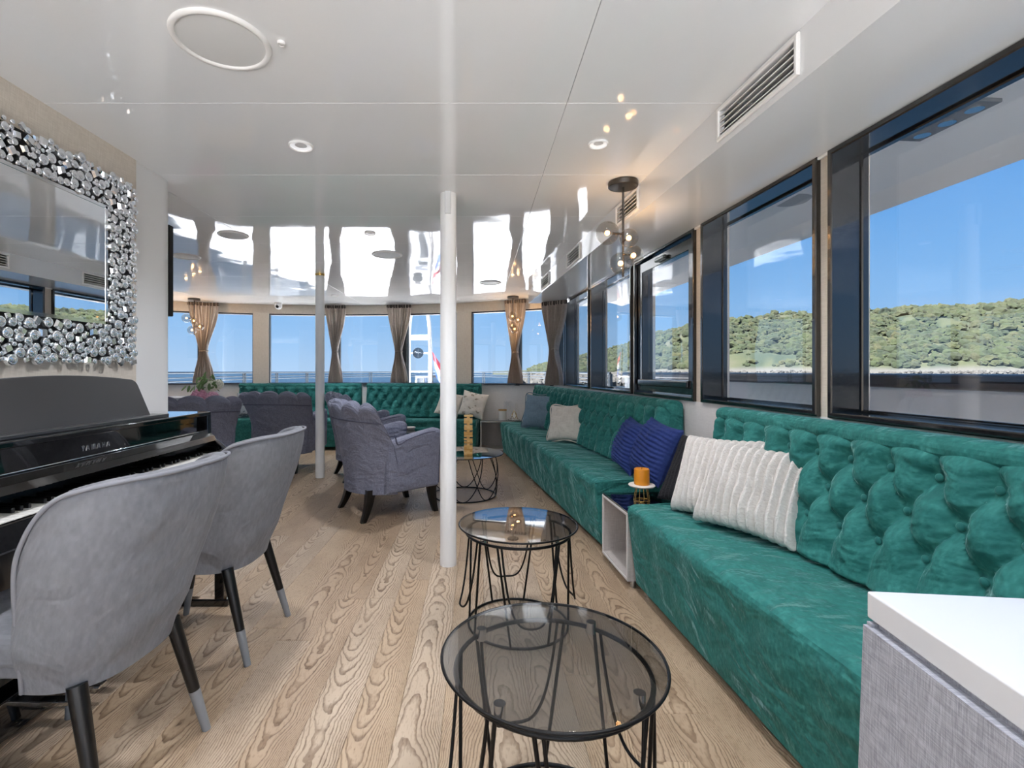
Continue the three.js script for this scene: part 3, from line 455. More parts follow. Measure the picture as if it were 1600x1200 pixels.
// ---------------------------------------------------------------- scalloped armchairs: local +z is the way the chair faces
function armchair() {
  const t = new THREE.Group(), CH = 5, AW = 1.4;
  const plan = (u, y) => { // u -1..1 round the back; low down it wraps forward to meet the arms
    const f = sstep(0.5, 0.88, y), g = sstep(0.18, 0.5, y), w = lerp(lerp(0.325, 0.352, g), 0.405, f), wing = lerp(0.27, 0.16, f), back = lerp(-0.335, -0.43, sstep(0.25, 0.9, y));
    const a = u * AW, sx = Math.sin(a) / Math.sin(AW), cz = (1 - Math.cos(a)) / (1 - Math.cos(AW));
    return [sx * w, back + wing * cz, [Math.sin(a), -Math.cos(a)]];
  };
  const scal = (u) => Math.pow(Math.abs(Math.sin(PI * CH * (u + 1) / 2)), 0.55), top = (u) => 0.835 + 0.045 * scal(u) - 0.025 * u * u, nu = 100, loop = 44;
  part(t, 'backrest', grid(nu, loop, (u01, v01) => {
    const u = u01 * 2 - 1, T = top(u), end = Math.sqrt(Math.max(0, 1 - Math.pow(Math.abs(u), 10))), th = 0.11 * (0.2 + 0.8 * end), ch = scal(u);
    let y, inn, puff = 0; // outer face up, over the roll, inner face down
    if (v01 < 0.42) { y = lerp(0.19, T - 0.06, v01 / 0.42); inn = 0; puff = 0.02 * ch * sstep(T - 0.13, T - 0.06, y) ; } else if (v01 < 0.7) { const a = (v01 - 0.42) / 0.28 * PI; y = T - 0.06 + 0.06 * Math.sin(a); inn = (1 - Math.cos(a)) / 2; puff = 0.02 * ch * (1 - inn); } else { y = lerp(T - 0.06, 0.34, (v01 - 0.7) / 0.3); inn = 1; }
    const [x, z, n] = plan(u, y), d = inn * (th - 0.03 + 0.045 * ch * sstep(0.35, 0.75, y)) - puff * end; return [x - n[0] * d, y, z - n[1] * d];
  }, (u, v) => [u * 0.9, v * 1.5]), M.plum);
  const seam = []; for (let k = 0; k <= 30; k++) { const u = (k / 30 * 2 - 1) * 0.985, [x, z, n] = plan(u, 0.735); seam.push([x + n[0] * 0.002, 0.735 - 0.02 * u * u, z + n[1] * 0.002]); }
  M.plumPipe ??= phy({ color: 0x565667, roughness: 0.85, sheen: 0.4 });
  part(t, 'back_seam', tube(seam, 0.004, 60, 5), M.plumPipe);
  for (const s of [-1, 1]) {
    const arm = profile([[-0.12, 0.2], [0.27, 0.215], [0.285, 0.5], [0.30, 0.60], [0.305, 0.655, 0.235, 0.655], [0.05, 0.62], [-0.12, 0.58], [-0.16, 0.57], [-0.16, 0.2]], 0.1, 0.03, 8).rotateY(-PI / 2).translate(s > 0 ? 0.35 : -0.25, 0, 0);
    const p = part(t, 'armrest', arm, M.plum);
    part(p, 'piping', tube([[s * 0.345, 0.24, 0.262], [s * 0.345, 0.5, 0.272], [s * 0.345, 0.59, 0.28], [s * 0.345, 0.628, 0.235], [s * 0.345, 0.59, 0.02], [s * 0.352, 0.555, -0.075], [s * 0.362, 0.61, -0.1]], 0.005, 50, 5), M.plumPipe);
  }
  part(t, 'seat_base', rb(0.56, 0.19, 0.5, 0, 0.295, 0.04, 0.03, 3), M.plum);
  part(t, 'seat_cushion', rb(0.5, 0.12, 0.56, 0, 0.40, 0.07, 0.045, 4), M.plum);
  for (const [x, z, fx, fz] of [[-0.25, 0.25, -0.255, 0.285], [0.25, 0.25, 0.255, 0.285], [-0.215, -0.235, -0.245, -0.30], [0.215, -0.235, 0.245, -0.30]]) part(t, 'leg', mergeLeg(x, z, fx, fz), M.ebony);
  return t;
}
function mergeLeg(x, z, fx, fz) { // square sabre leg from the body down to the floor
  const n = 8, S = []; for (let k = 0; k <= n; k++) { const f = k / n, c = f * f; S.push([lerp(x, fx, c), lerp(0.225, 0, f), lerp(z, fz, c), lerp(0.032, 0.018, f)]); }
  const g = grid(4, n, (u, v) => { const s = S[Math.round(v * n)], k = Math.round(u * 4) % 4, q = [[-1, -1], [1, -1], [1, 1], [-1, 1]][k]; return [s[0] + q[0] * s[3], s[1], s[2] + q[1] * s[3]]; });
  const e = S[n]; return join(boxUV(g.toNonIndexed()), bx(e[3] * 2, 0.002, e[3] * 2, e[0], 0.001, e[2])).computeVertexNormals() ?? join(boxUV(g.toNonIndexed()), bx(e[3] * 2, 0.002, e[3] * 2, e[0], 0.001, e[2]));
}
const chairProto = armchair();
// facing (fx, fd): direction the sitter looks
for (const [x, d, fx, fd, label] of [
  [-0.73, 4.10, 0.83, 0.555, 'grey velvet scalloped armchair beside the far coffee table with the wooden block tower'],
  [-1.17, 5.42, 0.9, 0.43, 'grey velvet scalloped armchair half hidden behind the nearer armchair'],
  [-2.22, 5.85, 0.12, 0.99, 'grey velvet scalloped armchair seen from behind left of the far column'],
  [-2.72, 4.75, -0.5, 0.86, 'grey velvet scalloped armchair partly hidden behind the piano end']]) {
  const c = chairProto.clone(); c.name = numbered('armchair'); c.position.copy(V(x, 0, d)); c.rotation.y = Math.atan2(fx, -fd); c.scale.setScalar(1.04);
  c.userData = { label, category: 'armchair', group: 'scalloped grey armchairs' }; scene.add(c);
}

// ---------------------------------------------------------------- shell chairs at the piano
function shellChair() {
  const t = new THREE.Group(), A = 1.5; // local +z is forward
  const topY = (a) => { const k = Math.abs(a) / A; const e = clamp((k - 0.72) / 0.28); return 0.88 - 0.07 * Math.pow(Math.max(0, (k - 0.4) / 0.6), 2) - 0.15 * (1 - Math.sqrt(1 - e * e * 0.999)); };
  const at = (a, y, off) => { const f = sstep(0.36, 0.88, y), R = lerp(0.215, 0.262, f) + off, n = 2.8, s = Math.sin(a), c = Math.cos(a), q = Math.pow(Math.pow(Math.abs(s), n) + Math.pow(Math.abs(c), n), -1 / n); const curl = 0.035 * (1 - sstep(0.33, 0.48, y)); return [s * q * (R * 1.05 - curl), y, -c * q * (R - curl) - 0.02 - 0.075 * f]; };
  const loop = 30, g = grid(72, loop, (u, v) => {
    const a = (u * 2 - 1) * A, T = topY(a), th = 0.045 * Math.pow(Math.max(0.02, 1 - Math.pow(Math.abs(u * 2 - 1), 14)), 0.5); let y, off;
    if (v < 0.45) { y = lerp(0.345, T - 0.02, v / 0.45); off = 0; } else if (v < 0.6) { const b = (v - 0.45) / 0.15 * PI; y = T - 0.02 + 0.02 * Math.sin(b); off = -(1 - Math.cos(b)) / 2 * th; } else { y = lerp(T - 0.02, 0.40, (v - 0.6) / 0.4); off = -th; }
    return at(a, Math.min(y, T), off);
  }, (u, v) => [u * 1.1, v * 1.1]);
  part(t, 'back_shell', g, M.shell);
  const pipe = []; for (let k = 0; k <= 40; k++) { const a = (k / 40 * 2 - 1) * A * 0.995; pipe.push(at(a, topY(a) - 0.006, 0.003)); } const e0 = at(-A * 0.995, 0.35, 0.003), e1 = at(A * 0.995, 0.35, 0.003);
  part(t, 'piping', tube([e0, ...pipe, e1], 0.0055, 120, 6), M.shellPipe);
  const seat = new THREE.Shape(); seat.moveTo(-0.2, -0.2); seat.quadraticCurveTo(0, -0.26, 0.2, -0.2); seat.quadraticCurveTo(0.25, 0.05, 0.22, 0.24); seat.quadraticCurveTo(0, 0.29, -0.22, 0.24); seat.quadraticCurveTo(-0.25, 0.05, -0.2, -0.2);
  const sg = (h, b) => boxUV(new THREE.ExtrudeGeometry(seat, { depth: h - 2 * b, bevelEnabled: true, bevelSize: b, bevelThickness: b, bevelSegments: 4, bevelOffset: -b, curveSegments: 10 }).rotateX(PI / 2));
  part(t, 'seat_cushion', sg(0.085, 0.03).scale(0.9, 1, 0.86).translate(0, 0.455, 0.075), M.shell);
  part(t, 'seat_base', sg(0.045, 0.012).scale(0.74, 1, 0.76).translate(0, 0.392, 0.075), M.shell);
  for (const [x0, z0, x1, z1] of [[-0.165, -0.15, -0.195, -0.245], [0.165, -0.15, 0.195, -0.245], [-0.17, 0.17, -0.2, 0.235], [0.17, 0.17, 0.2, 0.235]]) {
    const m = 0.36, lx = lerp(x1, x0, m), lz = lerp(z1, z0, m), l = part(t, 'leg', rod([x1, 0.001, z1].map((q, i) => lerp(q, [x0, 0.36, z0][i], m)), [x0, 0.36, z0], 0.0165, 0.022, 16), M.ebony);
    part(l, 'ferrule', rod([x1, 0, z1], [lx, 0.36 * m, lz], 0.0125, 0.0168, 16), M.sock, 'grey foot sleeve');
  }
  return t;
}
const shellProto = shellChair();
for (const [x, d, fx, fd, label] of [[-1.115, 1.405, -0.995, 0.10, 'light grey velvet shell chair nearest the lens at the piano'], [-1.12, 2.115, -1, 0.02, 'light grey velvet shell chair at the far end of the piano']]) {
  const c = shellProto.clone(); c.name = numbered('shell_chair'); c.position.copy(V(x, 0, d)); c.rotation.y = Math.atan2(fx, -fd); c.userData = { label, category: 'chair', group: 'grey shell chairs' }; scene.add(c);
}

// ---------------------------------------------------------------- digital piano along the left wall: local x towards the room, z towards the stern
{
  const t = thing('digital_piano', 'glossy black upright digital piano with raised music rest', 'piano', V(-1.665, 0, 2.43)), L = 1.42;
  const ext = (pts, L_, z = 0, b = 0.004) => profile(pts, L_, b, 6).translate(0, 0, z);
  part(t, 'cabinet_top', span(0, 0.372, 0.915, 0.935, 0.0, L, 0.005), M.pianoBlack);
  part(t, 'fascia', span(0.30, 0.345, 0.81, 0.915, 0.03, L - 0.03), M.pianoBlack);
  part(t, 'key_cover', ext([[0.28, 0.80], [0.40, 0.795], [0.415, 0.80], [0.405, 0.822], [0.345, 0.84], [0.30, 0.84]], L - 0.06, 0.03), M.pianoBlack);
  part(t, 'highlight_line', tube([[0.35, 0.842, 0.035], [0.35, 0.842, L / 2], [0.35, 0.842, L - 0.035]], 0.003, 4), M.chrome);  // bright strip in place of the highlight along the lid edge
  part(t, 'key_bed', span(0.03, 0.445, 0.655, 0.70, 0.0, L, 0.006), M.pianoBlack);
  part(t, 'key_slip', span(0.432, 0.452, 0.66, 0.735, 0.0, L, 0.006), M.pianoBlack);
  for (const z of [0, L - 0.03]) part(t, 'cheek', ext([[0.0, 0.66], [0.455, 0.66], [0.46, 0.745], [0.44, 0.775, 0.40, 0.80], [0.375, 0.83], [0.372, 0.918], [0, 0.918]], 0.03, z), M.pianoBlack);
  part(t, 'back_panel', span(0.0, 0.02, 0.1, 0.92, 0.0, L), M.pianoSatin);
  part(t, 'knee_panel', span(0.19, 0.205, 0.22, 0.66, 0.03, L - 0.03), M.pianoSatin);
  for (const z of [0.0, L - 0.035]) { part(t, 'side_panel', span(0.18, 0.275, 0.0, 0.66, z, z + 0.035, 0.004), M.pianoBlack); part(t, 'front_leg', span(0.405, 0.45, 0.03, 0.66, z, z + 0.035, 0.004), M.pianoBlack); part(t, 'foot', span(0.02, 0.47, 0.0, 0.035, z - 0.002, z + 0.037, 0.006), M.pianoBlack); }
  const ped = part(t, 'pedal_box', span(0.17, 0.25, 0.02, 0.14, 0.035, L - 0.035, 0.006), M.pianoBlack);
  for (const k of [-1, 0, 1]) part(ped, 'pedal', ext([[0, 0.045], [0.15, 0.055], [0.16, 0.068, 0.15, 0.07], [0, 0.065]], 0.035, 0).translate(0.24, 0, L / 2 + k * 0.08), M.chrome);
  const keys = 52, kw = (L - 0.08) / keys, wk = rb(0.145, 0.02, kw - 0.0012, 0, 0, 0, 0.002, 1), bk = rb(0.095, 0.016, 0.0105, 0, 0, 0, 0.003, 1);
  for (let i = 0; i < keys; i++) { const m = part(t, 'white_key', wk, M.ivory); m.position.set(0.358, 0.727, L - 0.04 - (i + 0.5) * kw); if (![1, 4].includes(i % 7) && i < keys - 1) { const b = part(t, 'black_key', bk, M.keyBlack); b.position.set(0.333, 0.743, L - 0.04 - (i + 1) * kw); } }
  const rs = new THREE.Shape(); rs.moveTo(-0.40, 0); rs.lineTo(0.40, 0); rs.lineTo(0.375, 0.13); rs.quadraticCurveTo(0.37, 0.152, 0.345, 0.156); rs.quadraticCurveTo(0, 0.196, -0.345, 0.156); rs.quadraticCurveTo(-0.37, 0.152, -0.375, 0.13); rs.closePath();
  const rest = part(t, 'music_rest', boxUV(new THREE.ExtrudeGeometry(rs, { depth: 0.012, bevelEnabled: true, bevelSize: 0.003, bevelThickness: 0.003, bevelSegments: 2, curveSegments: 16 })), M.pianoSatin, 'dark grey satin music rest');
  rest.rotation.set(-0.28, PI / 2, 0, 'YXZ'); rest.position.set(0.285, 0.94, L / 2 + 0.03);
  part(t, 'rest_ledge', span(0.255, 0.335, 0.934, 0.948, L / 2 - 0.44, L / 2 + 0.46, 0.004), M.pianoSatin);
  const font = await new FontLoader().loadAsync('fonts/droid/droid_sans_bold.typeface.json');
  const words = new TextGeometry('Y A M A H A', { font, size: 0.017, depth: 0.0015, curveSegments: 4 }); words.computeBoundingBox();
  words.translate(-(words.boundingBox.max.x) / 2, 0, 0).rotateY(PI / 2); const w = part(t, 'lettering', words, M.silver, 'silver maker lettering'); w.position.set(0.345, 0.862, L / 2 - 0.01);
}

// ---------------------------------------------------------------- mirror with a frame of crystals
{
  const t = thing('wall_mirror', 'large rectangular wall mirror surrounded by clear sparkling crystals', 'mirror', V(-1.672, 1.595, 1.79), PI / 2), W = 1.24, H = 0.85, iw = 0.88, ih = 0.525, icy = 0.0075;
  part(t, 'backing', ringFrame(W - 0.02, H - 0.02, 0.17, 0.012).translate(0, 0, 0.006), M.matteBlack);
  part(t, 'glass', bx(iw, ih, 0.006, 0, icy, 0.018), M.mirror);
  part(t, 'bevel', join(...[[1, 0], [-1, 0], [0, 1], [0, -1]].map(([sx, sy]) => { const g = bx(sx ? 0.014 : iw, sy ? 0.014 : ih, 0.003, sx * (iw / 2 - 0.004), icy + sy * (ih / 2 - 0.004), 0.0215); return g; })), M.chrome);
  const r = rng(191), put = []; const tries = [[0.021, 1200], [0.0165, 2500], [0.0125, 6000], [0.0085, 16000]];
  for (const [R, n] of tries) for (let k = 0; k < n; k++) {
    const x = (r() - 0.5) * W, y = (r() - 0.5) * H; if (Math.abs(x) < iw / 2 + R * 0.85 && Math.abs(y - icy) < ih / 2 + R * 0.85) continue;
    if (put.every(([a, b, q]) => Math.hypot(a - x, b - y) > (R + q) * 0.9)) put.push([x, y, R, r() < 0.3 && R > 0.01 ? 1 : 0, r() * 6, 0.008 + r() * 0.012]);
  }
  const round = lathe([[0.001, 0.34], [0.4, 0.3], [0.62, 0.2], [0.7, 0.26], [0.86, 0.24], [1, 0.1], [1, -0.5]], 10).rotateX(PI / 2), square = new THREE.CylinderGeometry(0.72, 1.08, 0.5, 4, 1).rotateX(PI / 2).toNonIndexed(); square.computeVertexNormals();
  const inView = put.filter((p) => p[0] > -0.12).sort((a, b) => b[2] - a[2]), own = new Set(inView.slice(0, 298)), rest = [];
  for (const p of put) { const [x, y, R, sq, a, z] = p; if (own.has(p)) { const m = part(t, 'crystal', sq ? square : round, M.gem); m.position.set(x, y, 0.012 + z); m.scale.setScalar(R); m.rotation.z = a; } else rest.push((sq ? square : round).clone().rotateZ(a).scale(R, R, R).translate(x, y, 0.012 + z)); }
  part(t, 'small_crystals', join(rest), M.gem).userData.kind = 'stuff';
}
solo('television', 'thin dark wall television seen edge on beyond the white pillar', 'television', rb(0.9, 0.52, 0.045, 0, 0, 0, 0.006), M.matteBlack, V(-2.2, 1.705, 2.86));

// ---------------------------------------------------------------- glass tables on wire frames
function wireTable(label, p, R, h, glass, turn, style, group) {
  const t = thing('coffee_table', label, 'table', p, turn, group);
  part(t, 'glass_top', lathe([[0.0001, h - 0.008], [R - 0.003, h - 0.008], [R, h - 0.006], [R, h - 0.002], [R - 0.003, h], [0.0001, h]], 72), glass);
  const r0 = style ? R - 0.07 : 0.232, hr = style ? h - 0.014 : h - 0.036;
  part(t, 'top_ring', ring(r0, 0.006, hr), M.wire); part(t, 'base_ring', ring(style ? R - 0.07 : 0.222, 0.0055, 0.007), M.wire);
  part(t, 'rim', ring(R, 0.0038, h - 0.004, 72), M.wire);
  const pol = (a, r, y) => [Math.sin(a) * r, y, Math.cos(a) * r];
  if (style) for (let k = 0; k < 8; k++) { const a = k * PI / 4, pts = []; for (let s = -8; s <= 8; s++) { const f = s / 8, y = 0.008 + (hr - 0.008) * Math.pow(Math.abs(f), 2.2); pts.push(pol(a + f * 0.62, r0 + 0.035 * Math.sin(PI * Math.min(1, y / hr)), y)); } part(t, 'wire_loop', tube(pts, 0.0042, 40, 6), M.wire); }
  else for (let k = 0; k < 4; k++) {
    const a = k * PI / 2, pts = []; for (let s = -9; s <= 9; s++) { const f = s / 9, y = 0.105 + (hr - 0.105) * Math.pow(Math.abs(f), 2.6); pts.push(pol(a + Math.sign(f) * Math.pow(Math.abs(f), 0.75) * 0.52, r0 + 0.03 * (1 - Math.abs(f)), y)); }
    part(t, 'wire_loop', tube(pts, 0.0045, 44, 6), M.wire);
    for (const s of [-1, 1]) part(t, 'leg', rod(pol(a + s * 0.60, r0, hr), pol(a + s * 0.36, 0.222, 0.006), 0.005), M.wire);
  }
  if (!style) for (let k = 0; k < 4; k++) { const q = pol(k * PI / 2 + 0.6, 0.215, 0); part(t, 'glass_mount', cy(0.013, 0.013, 0.03, q[0], h - 0.024, q[2], 18), M.chrome, 'polished steel mount'); }
  return t;
}
wireTable('round smoked glass coffee table closest to the lens', V(0.181, 0, 1.205), 0.265, 0.45, M.smoked, 0.3, 0, 'small round glass tables');
wireTable('round smoked glass coffee table just beyond the closest one beside the near column', V(0.184, 0, 2.24), 0.263, 0.45, M.smoked, 0.15, 0, 'small round glass tables');
wireTable('low round black glass coffee table carrying the wooden block tower', V(-0.12, 0, 4.55), 0.36, 0.39, M.darkGlass, 0, 1, 'low black glass tables');
wireTable('low round black glass coffee table in front of the front sofa', V(-0.87, 0, 6.3), 0.36, 0.39, M.darkGlass, 0.2, 1, 'low black glass tables');
solo('ashtray', 'small pale dish on the far black glass table', 'dish', lathe([[0.001, 0], [0.06, 0], [0.08, 0.035], [0.072, 0.036], [0.055, 0.01], [0.001, 0.01]], 24), M.marble, V(-0.85, 0.39, 6.3));
{ // stacked wooden blocks, some already pulled out
  const r = rng(211), g = rb(0.0248, 0.0145, 0.0745, 0, 0, 0, 0.0015, 1), mats = [0xd6a964, 0xc9974e, 0xe0b878].map((c) => std({ color: c, roughness: 0.6 }));
  for (let k = 0; k < 24; k++) for (let i = 0; i < 3; i++) {
    if (k > 2 && k < 23 && (k % 4 === 2 ? i !== 1 : r() < 0.12)) continue;
    const even = k % 2 === 0, o = (i - 1) * 0.025, m = solo('wooden_block', 'small wooden game block stacked in the tower on the low black table', 'block', g, mats[Math.floor(r() * 3)], V(-0.075 + (even ? o : (r() - 0.5) * 0.004), 0.39 + 0.0073 + k * 0.0147, 4.42 + (even ? (r() - 0.5) * 0.004 : o)), even ? 0 : PI / 2, 'blocks of the wooden tower');
  }
}

// ---------------------------------------------------------------- box side tables, candle, jars
function boxTable(label, p, turn, w, h, d) { // open towards local -x
  const t = thing('box_table', label, 'side table', p, turn), e = 0.018;
  part(t, 'carcass', join(span(0, w, 0.045, 0.045 + e, 0, d), span(0, w, h - 0.01 - e, h - 0.01, 0, d), span(0, w, 0.045 + e, h - 0.01 - e, 0, e), span(0, w, 0.045 + e, h - 0.01 - e, d - e, d), span(w - e, w, 0.045 + e, h - 0.01 - e, e, d - e)), M.carcass ??= std({ map: linen([176, 168, 162], [198, 190, 184], 221), roughness: 0.6 }));
  part(t, 'edge_trim', ringFrame(d, h - 0.055, 0.014, 0.008, 0.002).rotateY(PI / 2).translate(-0.003, (h + 0.035) / 2, d / 2), M.linenEdge ??= std({ color: 0xcfcac6, roughness: 0.5 }));
  part(t, 'glass_top', span(-0.004, w, h - 0.01, h, 0, d, 0.002), M.darkGlass, 'black glass top');
  for (const [x, z] of [[0.04, 0.04], [0.04, d - 0.04], [w - 0.04, 0.04], [w - 0.04, d - 0.04]]) part(t, 'foot', cy(0.016, 0.016, 0.045, x, 0.0225, z, 14), M.steel);
}
boxTable('open grey box side table with black glass top under the orange candle', wallPt(0.945, 0, 2.93), TH, 0.5, 0.405, 0.41);
boxTable('open grey box side table in the corner between the front and side sofas', V(0.05, 0, 6.86), PI / 2, 0.34, 0.45, 0.56);
{
  const c = V(0.925, 0.405, 2.80), s = thing('candle_stand', 'white plate on gold wire stand under the orange candle', 'candle holder', c);
  part(s, 'plate', lathe([[0.001, 0.08], [0.068, 0.08], [0.073, 0.086], [0.07, 0.091], [0.001, 0.09]], 40), M.marble);
  part(s, 'wire_stand', join(ring(0.042, 0.0028, 0.003), ring(0.03, 0.0028, 0.079), ...Array.from({ length: 10 }, (_, k) => { const a = k * PI / 5; return rod([Math.sin(a) * 0.042, 0.003, Math.cos(a) * 0.042], [Math.sin(a) * 0.03, 0.079, Math.cos(a) * 0.03], 0.0022, 0.0022, 6); })), M.gold);
  const k = thing('candle', 'thick orange pillar candle on the white plate', 'candle', c.clone().setY(0.405 + 0.091));
  part(k, 'wax', lathe([[0.001, 0], [0.04, 0], [0.0415, 0.003], [0.0415, 0.084], [0.038, 0.089], [0.03, 0.086], [0.001, 0.084]], 36), M.wax); part(k, 'wick', rod([0, 0.083, 0], [0.002, 0.1, 0], 0.0012), M.ebony);
  const j = thing('candle_jar', 'white candle jar with wooden lid on the corner table', 'jar', V(0.36, 0.45, 6.98)); part(j, 'jar', cy(0.055, 0.055, 0.13, 0, 0.065, 0, 28), M.ivory); part(j, 'lid', cy(0.058, 0.058, 0.018, 0, 0.139, 0, 28), std({ color: 0xc49a62, roughness: 0.6 }));
  const vs = (h, r0, r1, x, d, label) => { const g = solo('glass_vase', label, 'vase', lathe([[0.001, 0.003], [r0, 0.003], [r0 * 1.02, 0.03], [r1, h], [r1 - 0.004, h], [r0 * 0.97, 0.032], [0.001, 0.01]], 28), M.clearGlass, V(x, 0.45, d)); return g; };
  vs(0.25, 0.06, 0.06, 0.44, 7.12, 'tall straight clear glass behind the candle jar'); vs(0.23, 0.085, 0.05, 0.52, 6.96, 'tapered clear glass lantern with gold foot on the corner table');
  solo('gold_ornament', 'small gold wire ornament inside the tapered glass', 'ornament', join(...[0, 1, 2, 3].map((q) => tube([[Math.sin(q * 1.57) * 0.05, 0.004, Math.cos(q * 1.57) * 0.05], [Math.sin(q * 1.57 + 0.8) * 0.04, 0.06, Math.cos(q * 1.57 + 0.8) * 0.04], [0, 0.12, 0]], 0.004, 12))), M.gold, V(0.52, 0.46, 6.96));
}

// ---------------------------------------------------------------- counter in the near right corner
{
  const t = thing('counter', 'grey linen faced counter with white stone top in the near corner', 'counter', V(0.672, 0, 0.86), -0.115);
  part(t, 'side_panel', profile([[-0.028, 0.0], [-0.006, 0.694], [0.012, 0.694], [0.012, 0.0]], 0.9, 0).translate(0, 0, 0.0), M.linen);
  part(t, 'body', span(0.012, 0.62, 0.05, 0.70, 0.012, 0.88), M.linen);
  part(t, 'back_panel', span(0.0, 0.62, 0.0, 0.70, 0.0, 0.012), M.linen);
  part(t, 'stone_top', span(0.003, 0.66, 0.704, 0.75, -0.006, 0.92, 0.004), M.stone, 'white polished stone worktop');
}

// ---------------------------------------------------------------- ceiling fittings
function vent(label, [d0, d1]) {
  const t = thing('air_vent', label, 'vent', wallPt(1.072, VY, (d0 + d1) / 2), TH - PI / 2, 'duct air vents'), w = d1 - d0, h = 0.13; // local z points into the room
  part(t, 'frame', ringFrame(w, h, 0.017, 0.014).translate(0, 0, 0.006), M.whitePaint);
  for (let k = 0; k < 4; k++) part(t, 'slat', rb(w - 0.032, 0.004, 0.024, 0, 0, 0, 0.0015, 1).rotateX(0.5).translate(0, -0.033 + k * 0.022, -0.001), M.whitePaint);
}
['white slatted air vent nearest the lens above the large windows', 'white slatted air vent behind the globe pendant', 'white slatted air vent third along the duct casing', 'white slatted air vent at the far end of the duct casing', 'white slatted air vent above and behind the lens'].forEach((l, i) => vent(l, VENTS[i]));
M.lampLens = std({ color: 0xf4f2ee, roughness: 0.4, emissive: 0xf2f6ff, emissiveIntensity: 0.4 });  // lens glow added to go with the fill spots
function disc(name, label, x, d, r, y = CEIL) {
  const t = thing(name, label, { downlight: 'light', sensor: 'sensor' }[name] ?? 'speaker', V(x, y, d), 0, { downlight: 'small ceiling downlights' }[name] ?? (name === 'sensor' ? undefined : 'round ceiling speakers'));
  if (name === 'downlight') { const l = new THREE.SpotLight(0xf2f6ff, 3.8, 0, 1.15, 0.9, 2); l.position.set(0, -0.02, 0); l.target.position.set(0, -2, 0); l.castShadow = true; l.shadow.radius = r / 0.02 * 0.8; t.add(l, l.target); }  // fill spot added in each otherwise unlit fitting to brighten the salon
  part(t, 'rim', lathe([[r * 0.86, -0.001], [r * 0.875, -0.008], [r * 0.92, -0.01], [r * 0.98, -0.007], [r, 0.001]], 48), M.whitePaint);
  part(t, name === 'downlight' ? 'lens' : 'grille', lathe([[0.0001, name === 'downlight' ? 0.0 : -0.008], [r * 0.5, name === 'downlight' ? 0 : -0.0075], [r * 0.87, -0.003]], 40), name === 'downlight' ? M.lampLens : name === 'sensor' ? M.whitePaint : M.grille);
}
disc('ceiling_speaker', 'large round ceiling speaker nearest the lens', -0.80, 1.565, 0.147);
disc('ceiling_speaker', 'round ceiling speaker beyond the white pillar', -1.85, 3.79, 0.11);
disc('ceiling_speaker', 'round ceiling speaker between the two columns', -0.795, 4.43, 0.135);
disc('ceiling_speaker', 'round ceiling speaker cut by the pillar edge', -2.62, 4.5, 0.12);
disc('ceiling_speaker', 'round ceiling speaker near the forward pendant', 0.157, 5.83, 0.128);
disc('downlight', 'small round downlight left of the near column', -0.807, 2.29, 0.055);
disc('downlight', 'small round downlight near the globe pendant', 0.553, 2.27, 0.045);
disc('downlight', 'small round downlight beyond the seam between the columns', -0.8, 3.74, 0.042);
disc('downlight', 'small round downlight between the curtains near the front wall', -1.93, 6.8, 0.05);
disc('downlight', 'added unseen fill downlight above the lens over the counter side', 0.55, 0.75, 0.045);  // unseen lamp added overhead as fill
disc('downlight', 'added unseen fill downlight above the lens over the piano side', -0.8, 0.75, 0.055);  // second added fill lamp, also out of view
disc('sensor', 'tiny round sensor beside the near speaker', -0.615, 1.57, 0.012);
{
  const t = thing('security_camera', 'small white dome camera on the front valance', 'camera', V(-3.0, CEIL - 0.0, 7.55)); part(t, 'base', cy(0.05, 0.055, 0.03, 0, -0.015, 0), M.whitePaint); part(t, 'dome', ball(0.055, 0, -0.045, 0, 20), M.whitePaint); part(t, 'eye', ball(0.026, 0, -0.06, 0.036, 14), M.matteBlack);
}
function pendant(label, x, d, s, light) {
  const t = thing('globe_pendant', label, 'pendant', V(x, CEIL, d), 0, 'globe pendants');
  part(t, 'canopy', lathe([[0.001, 0], [0.078, 0], [0.08, -0.004], [0.08, -0.026], [0.076, -0.03], [0.001, -0.03]], 40), M.gunmetal); part(t, 'stem', rod([0, -0.03, 0], [0, -0.52, 0], 0.0065, 0.0065, 12), M.gunmetal);
  const globes = [[-0.092, -0.285, 0.02, 0.063], [0.01, -0.325, 0.07, 0.05], [-0.022, -0.452, 0.03, 0.06], [0.066, -0.395, -0.03, 0.055]];
  globes.forEach(([gx, gy, gz, r], i) => {
    const g = part(t, 'globe', new THREE.SphereGeometry(r, 32, 22).translate(gx, gy, gz), M.globe);
    const L = Math.hypot(gx, gz), ux = gx / L, uz = gz / L; part(t, 'arm', rod([0, gy, 0], [gx - ux * r * 0.45, gy, gz - uz * r * 0.45], 0.006), M.gunmetal);
    part(g, 'bulb', new THREE.SphereGeometry(0.014, 14, 10).translate(gx, gy, gz), bulbMat);
    const l = new THREE.PointLight(0xffd3a0, light, 0, 2); l.position.set(gx, gy, gz); l.castShadow = true; l.shadow.radius = 0.7; t.add(l);
  });
  return t;
}
pendant('globe pendant with smoked glass bulbs over the long side sofa', 0.80, 2.73, 1, 0.07);
pendant('globe pendant in front of the right forward curtain', 0.50, 6.9, 1, 0.14).rotation.y = 1.2;
pendant('globe pendant in front of the left forward curtain beside the pillar', -4.02, 7.1, 1, 0.14).rotation.y = 0.3;

